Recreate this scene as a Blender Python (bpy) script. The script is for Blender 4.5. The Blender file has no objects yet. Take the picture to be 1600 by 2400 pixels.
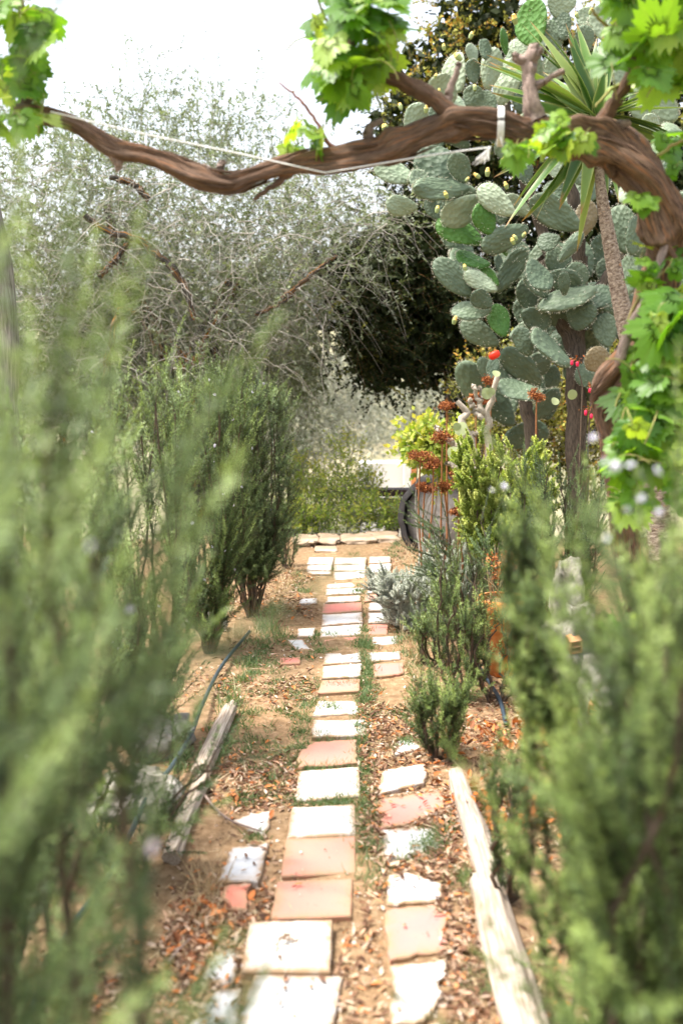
import bpy, math
import numpy as np
from mathutils import Matrix, Vector

rng = np.random.default_rng(11)
scene = bpy.context.scene
COL = scene.collection
R = math.radians

# ------------------------------------------------------------------ camera
CAM_H, PITCH = 1.5, R(9.2)
FPX, CX, CY = 2367.0, 800.0, 1200.0            # focal length and centre in pixels of a 1600 x 2400 frame
cam_data = bpy.data.cameras.new("camera")
cam_data.sensor_fit = 'VERTICAL'
cam_data.sensor_height = 36.0
cam_data.lens = 36.0 * FPX / 2400.0
cam_data.clip_start, cam_data.clip_end = 0.05, 2000.0
cam_data.dof.use_dof = True
cam_data.dof.focus_distance = 5.0
cam_data.dof.aperture_fstop = 2.0
cam = bpy.data.objects.new("camera", cam_data)
cam.location = (0, 0, CAM_H)
cam.rotation_euler = (math.pi / 2 - PITCH, 0, 0)
COL.objects.link(cam)
scene.camera = cam

# ------------------------------------------------------------------ sky and sun
SUN_EL, SUN_AZ = R(66), R(-92)                 # azimuth from +Y (away from the camera), negative = to the left
world = bpy.data.worlds.new("World")
scene.world = world
world.use_nodes = True
wn, wl = world.node_tree.nodes, world.node_tree.links
wn.clear()
sky = wn.new("ShaderNodeTexSky")
sky.sky_type = 'NISHITA'
sky.sun_disc = False
sky.sun_elevation = SUN_EL
sky.sun_rotation = SUN_AZ
sky.dust_density = 5.0
sky.ozone_density = 0.6
hs = wn.new("ShaderNodeHueSaturation")
hs.inputs["Saturation"].default_value = 0.45     # thin high cloud
bg = wn.new("ShaderNodeBackground")
bg.inputs["Strength"].default_value = 0.15
wo = wn.new("ShaderNodeOutputWorld")
wl.new(sky.outputs[0], hs.inputs["Color"])
wl.new(hs.outputs[0], bg.inputs["Color"])
wl.new(bg.outputs[0], wo.inputs["Surface"])

sun_data = bpy.data.lights.new("sun", 'SUN')
sun_data.energy = 2.1
sun_data.angle = R(6.0)
sun_data.color = (1.0, 0.95, 0.87)
sun = bpy.data.objects.new("sun", sun_data)
sd = Vector((math.sin(SUN_AZ) * math.cos(SUN_EL), math.cos(SUN_AZ) * math.cos(SUN_EL), math.sin(SUN_EL)))
sun.rotation_euler = sd.to_track_quat('Z', 'Y').to_euler()
sun.location = (0, 0, 12)
COL.objects.link(sun)

scene.view_settings.view_transform = 'Standard'
scene.view_settings.look = 'None'
scene.view_settings.exposure = 1.78
scene.view_settings.gamma = 1.0
scene.view_settings.use_curve_mapping = False
scene.render.engine = 'CYCLES'
scene.cycles.use_denoising = True
scene.cycles.max_bounces = 7
scene.cycles.diffuse_bounces = 4
scene.cycles.glossy_bounces = 2
scene.cycles.transmission_bounces = 5
scene.cycles.caustics_reflective = False
scene.cycles.caustics_refractive = False


# ------------------------------------------------------------------ projection helpers (pixels of the 1600 x 2400 photograph)
def _ray(px, py):
    u, v = (px - CX) / FPX, (CY - py) / FPX
    c, s = math.cos(PITCH), math.sin(PITCH)
    return np.array((u, c + v * s, -s + v * c))


def P(px, py, Y):
    d = _ray(px, py)
    return np.array((0, 0, CAM_H)) + d * (Y / d[1])


def G(px, py, z=0.0):
    d = _ray(px, py)
    return np.array((0, 0, CAM_H)) + d * ((z - CAM_H) / d[2])


def mpx(Y):
    return Y / FPX                                  # metres per pixel at distance Y


def norm(a):
    return a / np.maximum(np.linalg.norm(a, axis=-1, keepdims=True), 1e-9)


def rvec(n):
    return norm(rng.normal(size=(n, 3)))


class Noise:
    """cheap smooth noise: a sum of randomly oriented sines"""
    def __init__(self, seed, dim=3, n=14, f0=1.0, f1=4.0):
        r = np.random.default_rng(seed)
        self.k = norm(r.normal(size=(n, dim))) * (f0 * (f1 / f0) ** r.random((n, 1))) * 2 * math.pi
        self.p = r.random(n) * 6.28
        self.a = 1.0 / np.linalg.norm(self.k, axis=1)
        self.a /= np.sqrt((self.a ** 2).sum() / 2)

    def __call__(self, x):
        return np.sin(x @ self.k.T + self.p) @ self.a


# ------------------------------------------------------------------ mesh builder
class MB:
    def __init__(self):
        self.v, self.bk, self.q, self.t = [], [], [], []
        self.n = 0

    def add(self, v, quads=None, tris=None, rnd=0.5, mat=0, bk=None, smooth=True):
        v = np.asarray(v, float).reshape(-1, 3)
        self.v.append(v)
        self.bk.append(np.zeros_like(v) if bk is None else np.asarray(bk, float).reshape(-1, 3))
        for f, store in ((quads, self.q), (tris, self.t)):
            if f is not None and len(f):
                f = np.asarray(f, np.int64) + self.n
                store.append((f, np.broadcast_to(np.asarray(rnd, float), (len(f),)).copy(), mat, smooth))
        self.n += len(v)

    def mesh(self, name, mats):
        V = np.concatenate(self.v)
        loops, starts, rnd, mi, sm = [], [], [], [], []
        off = 0
        for store, k in ((self.q, 4), (self.t, 3)):
            for f, r_, m_, s_ in store:
                loops.append(f.reshape(-1))
                starts.append(off + np.arange(len(f)) * k)
                off += len(f) * k
                rnd.append(r_)
                mi.append(np.full(len(f), m_))
                sm.append(np.full(len(f), s_))
        loops = np.concatenate(loops)
        starts = np.concatenate(starts)
        me = bpy.data.meshes.new(name)
        me.vertices.add(len(V))
        me.vertices.foreach_set("co", V.astype(np.float32).ravel())
        me.loops.add(len(loops))
        me.loops.foreach_set("vertex_index", loops.astype(np.int32))
        me.polygons.add(len(starts))
        me.polygons.foreach_set("loop_start", starts.astype(np.int32))
        me.polygons.foreach_set("material_index", np.concatenate(mi).astype(np.int32))
        me.polygons.foreach_set("use_smooth", np.concatenate(sm).astype(bool))
        a = me.attributes.new("rnd", 'FLOAT', 'FACE')
        a.data.foreach_set("value", np.concatenate(rnd).astype(np.float32))
        b = me.attributes.new("bk", 'FLOAT_VECTOR', 'POINT')
        b.data.foreach_set("vector", np.concatenate(self.bk).astype(np.float32).ravel())
        for m in (mats if isinstance(mats, (list, tuple)) else [mats]):
            me.materials.append(m)
        me.update(calc_edges=True)
        return me

    def build(self, name, mats, parent=None, **kw):
        return put(name, self.mesh(name, mats), parent, **kw)


def put(name, me, parent=None, loc=None, kind=None):
    o = bpy.data.objects.new(name, me)
    COL.objects.link(o)
    if parent is not None:
        o.parent = parent
        if loc is None and parent.type == 'EMPTY':
            o.matrix_parent_inverse = Matrix.Translation(-parent.location)
    if loc is not None:
        o.location = loc
    if kind:
        o["kind"] = kind
    return o


def thing(name, label, cat, loc, group=None):
    o = bpy.data.objects.new(name, None)
    o.empty_display_size = 0.1
    o.location = tuple(float(c) for c in loc)
    COL.objects.link(o)
    o["label"], o["category"] = label, cat
    if group:
        o["group"] = group
    return o


def tag(o, label, cat, group=None):
    o["label"], o["category"] = label, cat
    if group:
        o["group"] = group
    return o


def tubes(mb, paths, radii, S=5, rnd=0.5, mat=0, cap=False, ridge=None):
    """paths (T,K,3), radii (T,K)"""
    paths = np.asarray(paths, float)
    radii = np.asarray(radii, float)
    if paths.ndim == 2:
        paths, radii = paths[None], radii[None]
    T, K, _ = paths.shape
    tan = norm(np.gradient(paths, axis=1))
    ref = np.where(np.abs(tan.mean(1))[:, 2:3] > 0.75, np.array((1.0, 0.13, 0.0)), np.array((0.06, 0.1, 1.0)))
    a = norm(np.cross(tan, ref[:, None, :]))
    b = np.cross(tan, a)
    th = np.arange(S) / S * 2 * math.pi
    ca, sa = np.cos(th), np.sin(th)
    rr = radii[:, :, None] * np.ones(S)
    seg = np.linalg.norm(np.diff(paths, axis=1), axis=2)
    s = np.concatenate((np.zeros((T, 1)), np.cumsum(seg, axis=1)), axis=1)
    if ridge is not None:
        rr = rr * ridge(s, th)
    V = paths[:, :, None, :] + rr[..., None] * (ca[:, None] * a[:, :, None, :] + sa[:, None] * b[:, :, None, :])
    bk = np.stack(np.broadcast_arrays(ca * np.ones((T, K, S)), sa * np.ones((T, K, S)), s[:, :, None] * np.ones(S)), axis=-1)
    ti, ki, si = np.meshgrid(np.arange(T), np.arange(K - 1), np.arange(S), indexing='ij')
    base = (ti * K + ki) * S
    q = np.stack((base + si, base + (si + 1) % S, base + S + (si + 1) % S, base + S + si), axis=-1).reshape(-1, 4)
    r_ = np.asarray(rnd, float)
    r_ = np.repeat(r_, (K - 1) * S) if r_.ndim else r_
    mb.add(V, quads=q, rnd=r_, mat=mat, bk=bk)
    if cap:
        for k_, fl in ((0, True), (K - 1, False)):
            c = paths[0, k_]
            ring = V[0, k_]
            tri = [(S, (i + 1) % S, i) if fl else (S, i, (i + 1) % S) for i in range(S)]
            # flip to keep normals outward
            mb.add(np.vstack((ring, c[None])), tris=np.array(tri)[:, ::-1], rnd=0.85, mat=mat,
                   bk=np.vstack((bk[0, k_], np.array((0, 0, s[0, k_])))), smooth=False)


def spline(pts, n):
    """Catmull-Rom through pts (rows may hold extra columns such as a radius)"""
    p = np.asarray(pts, float)
    p = np.vstack((2 * p[0] - p[1], p, 2 * p[-1] - p[-2]))
    m = len(p) - 3
    t = np.linspace(0, m - 1e-6, n)
    i = t.astype(int)
    f = (t - i)[:, None]
    a, b, c, d = p[i], p[i + 1], p[i + 2], p[i + 3]
    return 0.5 * (2 * b + (c - a) * f + (2 * a - 5 * b + 4 * c - d) * f ** 2 + (3 * b - a - 3 * c + d) * f ** 3)


def rhombs(mb, pos, d, l, w, rnd, mat=0, side=None, wide=0.45, fold=0.0):
    """flat pointed leaves: one quad each"""
    n = len(pos)
    if side is None:
        side = rvec(n)
    s = norm(np.cross(d, side))
    nn = np.cross(s, d)
    l = np.broadcast_to(np.asarray(l, float), (n,))[:, None]
    w = np.broadcast_to(np.asarray(w, float), (n,))[:, None]
    mid = pos + d * l * wide + nn * fold * w
    V = np.stack((pos, mid + s * w * .5, pos + d * l, mid - s * w * .5), axis=1)
    mb.add(V, quads=np.arange(n * 4).reshape(n, 4), rnd=rnd, mat=mat, smooth=False)


# ------------------------------------------------------------------ materials
def new_mat(name):
    m = bpy.data.materials.new(name)
    m.use_nodes = True
    nt = m.node_tree
    nt.nodes.clear()
    out = nt.nodes.new("ShaderNodeOutputMaterial")
    return m, nt, out


def ramp(nt, fac, cols):
    r = nt.nodes.new("ShaderNodeValToRGB")
    el = r.color_ramp.elements
    while len(el) < len(cols):
        el.new(0.5)
    for e, (p, c) in zip(el, cols):
        e.position = p
        e.color = (*c, 1)
    nt.links.new(fac, r.inputs[0])
    return r.outputs[0]


def attr(nt, name):
    a = nt.nodes.new("ShaderNodeAttribute")
    a.attribute_name = name
    return a


def noise(nt, scale, detail=4, rough=0.6, vec=None, dist=0.0):
    n = nt.nodes.new("ShaderNodeTexNoise")
    n.inputs["Scale"].default_value = scale
    n.inputs["Detail"].default_value = detail
    n.inputs["Roughness"].default_value = rough
    n.inputs["Distortion"].default_value = dist
    if vec is None:
        vec = nt.nodes.new("ShaderNodeTexCoord").outputs["Object"]
    nt.links.new(vec, n.inputs["Vector"])
    return n.outputs["Fac"]


def mth(nt, op, a, b=None, c=None):
    m = nt.nodes.new("ShaderNodeMath")
    m.operation = op
    for i, x in enumerate((a, b, c)):
        if x is None:
            continue
        if isinstance(x, (int, float)):
            m.inputs[i].default_value = x
        else:
            nt.links.new(x, m.inputs[i])
    return m.outputs[0]


def mixc(nt, fac, a, b, mode='MIX'):
    m = nt.nodes.new("ShaderNodeMix")
    m.data_type = 'RGBA'
    m.blend_type = mode
    for s_, x in ((m.inputs[0], fac), (m.inputs[6], a), (m.inputs[7], b)):
        if isinstance(x, (int, float)):
            s_.default_value = x
        elif isinstance(x, tuple):
            s_.default_value = (*x, 1)
        else:
            nt.links.new(x, s_)
    return m.outputs[2]


def princ(nt, color, rough=0.6, spec=0.5):
    p = nt.nodes.new("ShaderNodeBsdfPrincipled")
    if isinstance(color, tuple):
        p.inputs["Base Color"].default_value = (*color, 1)
    else:
        nt.links.new(color, p.inputs["Base Color"])
    p.inputs["Roughness"].default_value = rough
    p.inputs["Specular IOR Level"].default_value = spec
    return p


def bump(nt, h, strength, dist, p):
    b = nt.nodes.new("ShaderNodeBump")
    b.inputs["Strength"].default_value = strength
    b.inputs["Distance"].default_value = dist
    nt.links.new(h, b.inputs["Height"])
    nt.links.new(b.outputs[0], p.inputs["Normal"])


def foliage(name, cols, transl=0.3, rough=0.5, spec=0.35, tcol=(1.25, 1.3, 0.5), back=None, src='rnd', veins=False, vary=0.0):
    m, nt, out = new_mat(name)
    if src == 'rnd':
        fac = attr(nt, "rnd").outputs["Fac"]
    else:
        fac = nt.nodes.new("ShaderNodeObjectInfo").outputs["Random"]
    if vary:
        fac = mth(nt, 'ADD', fac, mth(nt, 'MULTIPLY', mth(nt, 'SUBTRACT', noise(nt, 14, 3), 0.5), vary))
    c = ramp(nt, fac, cols)
    if veins:
        v = mth(nt, 'POWER', attr(nt, "bk").outputs["Fac"], 3.0)
        c = mixc(nt, mth(nt, 'MULTIPLY', v, 0.25), c, (0.30, 0.38, 0.12))
    t = mixc(nt, 1.0, c, tcol, 'MULTIPLY')
    if back:
        geo = nt.nodes.new("ShaderNodeNewGeometry")
        c = mixc(nt, geo.outputs["Backfacing"], c, back)
    p = princ(nt, c, rough, spec)
    tr = nt.nodes.new("ShaderNodeBsdfTranslucent")
    nt.links.new(t, tr.inputs["Color"])
    mx = nt.nodes.new("ShaderNodeMixShader")
    mx.inputs[0].default_value = transl
    nt.links.new(p.outputs[0], mx.inputs[1])
    nt.links.new(tr.outputs[0], mx.inputs[2])
    nt.links.new(mx.outputs[0], out.inputs[0])
    return m


def bark(name, dark, light, accent=None, acc_amt=0.0, scale=(2.2, 2.2, 9.0), streak=True, b=0.8, rough=0.85):
    """bark whose grain follows the tube ('bk' = cos, sin, length along)"""
    m, nt, out = new_mat(name)
    mp = nt.nodes.new("ShaderNodeMapping")
    mp.inputs["Scale"].default_value = scale
    nt.links.new(attr(nt, "bk").outputs["Vector"], mp.inputs["Vector"])
    f = noise(nt, 2.4, 6, 0.65, mp.outputs[0], 0.4)
    c = ramp(nt, f, [(0.33, dark), (0.52, tuple((a + b_) / 2 for a, b_ in zip(dark, light))), (0.68, light)])
    if accent:
        g = noise(nt, 1.2, 3, 0.5, mp.outputs[0])
        k = ramp(nt, g, [(0.62 - acc_amt * .2, (0, 0, 0)), (0.72, (1, 1, 1))])
        c = mixc(nt, k, c, accent)
    p = princ(nt, c, rough, 0.2)
    bump(nt, f, b, 0.01, p)
    nt.links.new(p.outputs[0], out.inputs[0])
    return m


def solid(name, cols, scale=8.0, rough=0.8, spec=0.25, b=0.0, bscale=40, detail=5, src=None):
    m, nt, out = new_mat(name)
    f = noise(nt, scale, detail) if src is None else attr(nt, "rnd").outputs["Fac"]
    c = ramp(nt, f, cols)
    p = princ(nt, c, rough, spec)
    if b:
        bump(nt, noise(nt, bscale, 5), b, 0.01, p)
    nt.links.new(p.outputs[0], out.inputs[0])
    return m


M = {}
M['rosemary'] = foliage("rosemary needles", [(0.0, (0.026, 0.042, 0.013)), (0.45, (0.08, 0.125, 0.036)), (0.8, (0.18, 0.25, 0.07)), (1, (0.32, 0.41, 0.12))],
                        transl=0.2, rough=0.5, back=(0.10, 0.13, 0.07))
M['rosemary_pale'] = foliage("pale rosemary needles", [(0.0, (0.03, 0.05, 0.02)), (0.4, (0.105, 0.155, 0.06)), (0.75, (0.235, 0.32, 0.125)), (1, (0.38, 0.47, 0.19))],
                             transl=0.25, rough=0.5, back=(0.16, 0.2, 0.115))
M['rosemary_dark'] = foliage("dark rosemary needles", [(0.0, (0.035, 0.06, 0.022)), (0.6, (0.10, 0.155, 0.055)), (1, (0.2, 0.28, 0.10))],
                             transl=0.15, rough=0.45, back=(0.12, 0.16, 0.10))
M['rosemary_stem'] = bark("rosemary bark", (0.05, 0.036, 0.026), (0.22, 0.165, 0.12), (0.36, 0.16, 0.05), 0.15, scale=(2, 2, 30))
M['sedum'] = foliage("yellow-green succulent leaves", [(0.0, (0.2, 0.28, 0.05)), (0.5, (0.4, 0.48, 0.11)), (1, (0.58, 0.6, 0.2))], transl=0.25, rough=0.4)
M['silver'] = foliage("silver grey leaves", [(0.0, (0.42, 0.44, 0.37)), (0.5, (0.58, 0.61, 0.53)), (1, (0.72, 0.74, 0.66))], transl=0.25, rough=0.8, tcol=(1, 1, .9))
M['olive'] = foliage("olive leaves", [(0.0, (0.06, 0.078, 0.038)), (0.5, (0.14, 0.17, 0.082)), (1, (0.27, 0.31, 0.16))],
                     transl=0.25, rough=0.5, back=(0.27, 0.305, 0.2), tcol=(1.3, 1.4, .8))
M['far_olive'] = foliage("haze-paled olive leaves", [(0.0, (0.12, 0.13, 0.09)), (0.55, (0.22, 0.235, 0.17)), (1, (0.32, 0.33, 0.23))],
                         transl=0.2, rough=0.6, back=(0.32, 0.34, 0.28), tcol=(1.2, 1.2, .9))  # haze of distance is put into the leaves as a paler colour
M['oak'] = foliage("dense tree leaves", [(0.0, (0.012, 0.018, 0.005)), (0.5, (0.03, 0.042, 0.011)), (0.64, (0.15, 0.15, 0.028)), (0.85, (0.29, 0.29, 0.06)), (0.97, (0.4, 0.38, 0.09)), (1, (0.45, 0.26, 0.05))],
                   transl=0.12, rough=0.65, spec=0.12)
M['shrub'] = foliage("fresh shrub leaves", [(0.0, (0.07, 0.13, 0.02)), (0.45, (0.2, 0.3, 0.045)), (0.8, (0.42, 0.48, 0.09)), (1, (0.56, 0.5, 0.13))], transl=0.4, rough=0.5)
M['vine'] = foliage("vine leaf", [(0.0, (0.06, 0.16, 0.015)), (0.4, (0.11, 0.24, 0.024)), (0.75, (0.20, 0.34, 0.04)), (1, (0.34, 0.44, 0.08))],
                    transl=0.52, rough=0.42, spec=0.45, tcol=(1.9, 1.75, 0.5), src='obj', veins=True, vary=0.25)
M['petiole'] = solid("vine petiole", [(0.3, (0.2, 0.26, 0.06)), (0.7, (0.32, 0.2, 0.1))])
M['vine_bark'] = bark("vine bark", (0.035, 0.021, 0.015), (0.34, 0.215, 0.145), (0.36, 0.16, 0.07), 0.4, scale=(8, 8, 10.0), b=1.0)
M['cane'] = bark("red vine cane", (0.16, 0.06, 0.05), (0.36, 0.18, 0.13), scale=(1.5, 1.5, 20), b=0.2)
M['spur'] = bark("pruned vine spur", (0.12, 0.08, 0.065), (0.42, 0.32, 0.27), scale=(2, 2, 20), b=0.6)
M['olive_bark'] = bark("olive bark", (0.025, 0.022, 0.018), (0.11, 0.10, 0.085), (0.5, 0.2, 0.02), 0.45, scale=(2, 2, 3.5))
M['cactus_bark'] = bark('corky cactus trunk', (0.03, 0.024, 0.018), (0.13, 0.10, 0.075), scale=(2.5, 2.5, 8))
M['grey_bark'] = bark("grey weathered bark", (0.1, 0.085, 0.075), (0.38, 0.34, 0.31), scale=(2.5, 2.5, 3.5))
M['twig'] = solid("grey dry twigs", [(0.35, (0.2, 0.185, 0.16)), (0.65, (0.4, 0.37, 0.32))], 6, 0.9)
M['log'] = bark("weathered grey log", (0.2, 0.145, 0.10), (0.62, 0.53, 0.44), (0.32, 0.2, 0.11), 0.0, scale=(2.6, 2.6, 3.0), b=0.7)
M['pale_branch'] = bark("pale succulent branch", (0.24, 0.2, 0.15), (0.6, 0.52, 0.42), scale=(2, 2, 25), b=0.4)
M['soil'] = None
M['rock'] = solid("pale grey rock", [(0.32, (0.09, 0.078, 0.064)), (0.48, (0.22, 0.2, 0.17)), (0.68, (0.42, 0.39, 0.34))], 11, 0.9, 0.2, 1.0, 30, 8)
M['dark_rock'] = solid("dark grey stone", [(0.3, (0.12, 0.11, 0.10)), (0.7, (0.28, 0.26, 0.24))], 9, 0.9, 0.2, 0.7, 35)
M['rubber'] = solid("dark worn rim", [(0.35, (0.018, 0.017, 0.017)), (0.7, (0.05, 0.046, 0.045))], 12, 0.75, 0.3, 0.4, 60)
M['terracotta'] = solid("terracotta", [(0.28, (0.36, 0.10, 0.028)), (0.48, (0.52, 0.17, 0.045)), (0.6, (0.58, 0.23, 0.08)), (0.74, (0.6, 0.42, 0.28))], 11, 0.9, 0.15, 0.35, 60, 8)
M['brick'] = solid("hollow brick", [(0.3, (0.5, 0.2, 0.08)), (0.7, (0.65, 0.36, 0.2))], 12, 0.85, 0.2, 0.3, 60)
M['cavity_shade'] = solid("painted cavity shade", [(0.3, (0.08, 0.04, 0.02)), (0.7, (0.12, 0.06, 0.03))])
M['hose'] = solid("dark blue-black hose", [(0.3, (0.018, 0.028, 0.04)), (0.7, (0.04, 0.06, 0.08))], 6, 0.4, 0.5)
M['string'] = solid("white twine", [(0.3, (0.6, 0.58, 0.55)), (0.7, (0.8, 0.79, 0.77))], 60, 0.9)
M['yucca'] = None
M['dead_flower'] = foliage("dried rusty flower heads", [(0.0, (0.10, 0.028, 0.012)), (0.5, (0.26, 0.08, 0.025)), (1, (0.42, 0.17, 0.05))], transl=0.1, rough=0.9, tcol=(1.2, .8, .5))
M['rust_stalk'] = bark("rust coloured stalk", (0.2, 0.07, 0.03), (0.42, 0.2, 0.08), scale=(1, 1, 30), b=0.2)
M['red_flower'] = solid("crimson flower", [(0.3, (0.55, 0.01, 0.03)), (0.7, (0.75, 0.03, 0.10))], 40, 0.5)
M['red_fruit'] = solid("red prickly pear fruit", [(0.3, (0.62, 0.02, 0.012)), (0.7, (0.75, 0.05, 0.015))], 30, 0.4)
M['bud'] = foliage("yellow cactus bud", [(0.0, (0.22, 0.3, 0.12)), (0.45, (0.3, 0.34, 0.14)), (0.55, (0.75, 0.5, 0.08)), (1, (0.85, 0.62, 0.2))], transl=0.1, rough=0.6)
M['flower'] = foliage("pale lilac rosemary flower", [(0.0, (0.62, 0.58, 0.74)), (1, (0.8, 0.78, 0.84))], transl=0.3, rough=0.6, tcol=(1, 1, 1))
M['glint_petals'] = foliage("pink white glint petals", [(0.0, (0.82, 0.68, 0.74)), (1, (0.86, 0.8, 0.82))], transl=0.3, rough=0.6, tcol=(1, 1, 1))  # pale petals standing in for the glint on a water droplet
M['grass'] = foliage("grass blades", [(0.0, (0.05, 0.10, 0.035)), (0.55, (0.13, 0.2, 0.08)), (0.88, (0.24, 0.3, 0.15)), (1, (0.42, 0.36, 0.2))], transl=0.3, rough=0.5)
M['straw'] = foliage("dry straw", [(0.0, (0.3, 0.2, 0.1)), (0.5, (0.48, 0.36, 0.2)), (1, (0.62, 0.52, 0.36))], transl=0.15, rough=0.8, tcol=(1, .9, .6))
M['litter'] = foliage("fallen leaves", [(0.0, (0.07, 0.03, 0.015)), (0.25, (0.15, 0.075, 0.042)), (0.45, (0.26, 0.14, 0.078)), (0.62, (0.38, 0.26, 0.17)), (0.78, (0.58, 0.46, 0.36)), (0.9, (0.5, 0.22, 0.09)), (1, (0.58, 0.2, 0.05))],
                      transl=0.12, rough=0.75, tcol=(1.2, .9, .5))
M['orange_litter'] = foliage("orange fallen leaves", [(0.0, (0.16, 0.06, 0.025)), (0.4, (0.4, 0.13, 0.035)), (0.75, (0.58, 0.18, 0.035)), (1, (0.66, 0.32, 0.14))], transl=0.15, rough=0.7, tcol=(1.2, .9, .5))
M['dark_wood'] = solid("dark stained wood", [(0.3, (0.035, 0.02, 0.018)), (0.7, (0.08, 0.045, 0.04))], 5, 0.6)
M['white_wall'] = solid("white plaster", [(0.3, (0.74, 0.72, 0.69)), (0.7, (0.82, 0.81, 0.79))], 3, 0.9)
M['orange_paint'] = solid("orange painted post", [(0.3, (0.68, 0.25, 0.08)), (0.7, (0.75, 0.32, 0.12))], 3, 0.7)
M['dirt_dark'] = solid("clod of soil", [(0.3, (0.12, 0.07, 0.04)), (0.7, (0.26, 0.16, 0.09))], 30, 0.95, 0.1, 0.6, 60)


def soil_mat():
    m, nt, out = new_mat("sandy soil")
    a = noise(nt, 1.7, 4)
    b = noise(nt, 28, 6, 0.7)
    d = noise(nt, 150, 3, 0.7)
    c = ramp(nt, b, [(0.28, (0.14, 0.09, 0.05)), (0.5, (0.26, 0.175, 0.10)), (0.72, (0.38, 0.28, 0.18))])
    c2 = ramp(nt, a, [(0.35, (0.8, 0.78, 0.75)), (0.65, (1.1, 1.02, 0.95))])
    c = mixc(nt, 1.0, c, c2, 'MULTIPLY')
    c = mixc(nt, ramp(nt, d, [(0.62, (0, 0, 0)), (0.75, (0.6, 0.6, 0.6))]), c, (0.6, 0.48, 0.34))
    p = princ(nt, c, 0.95, 0.15)
    bump(nt, mth(nt, 'ADD', mth(nt, 'MULTIPLY', d, 0.5), b), 0.8, 0.012, p)
    nt.links.new(p.outputs[0], out.inputs[0])
    return m


M['soil'] = soil_mat()


def far_ground_mat():
    m, nt, out = new_mat("dry grassy field")
    a = noise(nt, 0.35, 5)
    b = noise(nt, 5, 5, 0.7)
    c = ramp(nt, a, [(0.35, (0.12, 0.13, 0.055)), (0.5, (0.22, 0.2, 0.11)), (0.65, (0.34, 0.29, 0.2))])
    c = mixc(nt, 0.5, c, ramp(nt, b, [(0.3, (0.09, 0.1, 0.045)), (0.7, (0.33, 0.29, 0.2))]))
    p = princ(nt, c, 0.95, 0.1)
    bump(nt, b, 0.6, 0.05, p)
    nt.links.new(p.outputs[0], out.inputs[0])
    return m


M['far_ground'] = far_ground_mat()
M['gravel'] = solid("pale gravel", [(0.3, (0.5, 0.45, 0.38)), (0.7, (0.7, 0.66, 0.6))], 40, 0.95, 0.1, 0.4, 80)


def tile_mat(name, col, grime, amt=0.5):
    m, nt, out = new_mat(name)
    oi = nt.nodes.new("ShaderNodeObjectInfo")
    tc = nt.nodes.new("ShaderNodeTexCoord")
    ad = nt.nodes.new("ShaderNodeVectorMath")
    ad.operation = 'ADD'
    nt.links.new(tc.outputs["Object"], ad.inputs[0])
    cb = nt.nodes.new("ShaderNodeCombineXYZ")
    nt.links.new(mth(nt, 'MULTIPLY', oi.outputs["Random"], 37.0), cb.inputs[2])
    nt.links.new(cb.outputs[0], ad.inputs[1])
    v = ad.outputs[0]
    f = noise(nt, 6, 6, 0.65, v)
    sp = noise(nt, 90, 3, 0.6, v)
    st = noise(nt, 16, 5, 0.7, v, 1.0)
    base = mixc(nt, oi.outputs["Random"], col, tuple(x * 0.9 + 0.03 * (i == 2) for i, x in enumerate(col)))
    c = mixc(nt, mth(nt, 'MULTIPLY', ramp(nt, f, [(0.45, (0, 0, 0)), (0.75, (1, 1, 1))]), amt), base, grime)
    c = mixc(nt, mth(nt, 'MULTIPLY', ramp(nt, st, [(0.6, (0, 0, 0)), (0.72, (1, 1, 1))]), amt * 0.5), c, tuple(g * .7 for g in grime))
    c = mixc(nt, ramp(nt, sp, [(0.64, (0, 0, 0)), (0.72, (.7, .7, .7))]), c, tuple(g * .5 for g in grime))
    ed = mth(nt, 'POWER', attr(nt, "bk").outputs["Fac"], 5.0)
    ed = mth(nt, 'MULTIPLY', ed, mth(nt, 'MULTIPLY_ADD', st, 3.6, -0.95))
    edc = nt.nodes.new("ShaderNodeClamp")
    nt.links.new(ed, edc.inputs[0])
    c = mixc(nt, edc.outputs[0], c, (0.30, 0.2, 0.115))
    p = princ(nt, c, 0.75, 0.3)
    bump(nt, mth(nt, 'ADD', f, mth(nt, 'MULTIPLY', sp, 0.3)), 0.25, 0.004, p)
    nt.links.new(p.outputs[0], out.inputs[0])
    return m


M['tile_w'] = tile_mat("white paving tile", (0.60, 0.60, 0.59), (0.38, 0.33, 0.26), 0.7)
M['tile_g'] = tile_mat("grey-white paving tile", (0.5, 0.51, 0.51), (0.38, 0.37, 0.34), 0.6)
M['tile_c'] = tile_mat("cream paving slab", (0.56, 0.535, 0.48), (0.48, 0.44, 0.36), 0.4)
M['tile_p'] = tile_mat("pink terracotta tile", (0.60, 0.215, 0.16), (0.52, 0.25, 0.18), 0.5)
M['tile_r'] = tile_mat("salmon terracotta tile", (0.58, 0.18, 0.12), (0.5, 0.24, 0.17), 0.5)


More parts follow.
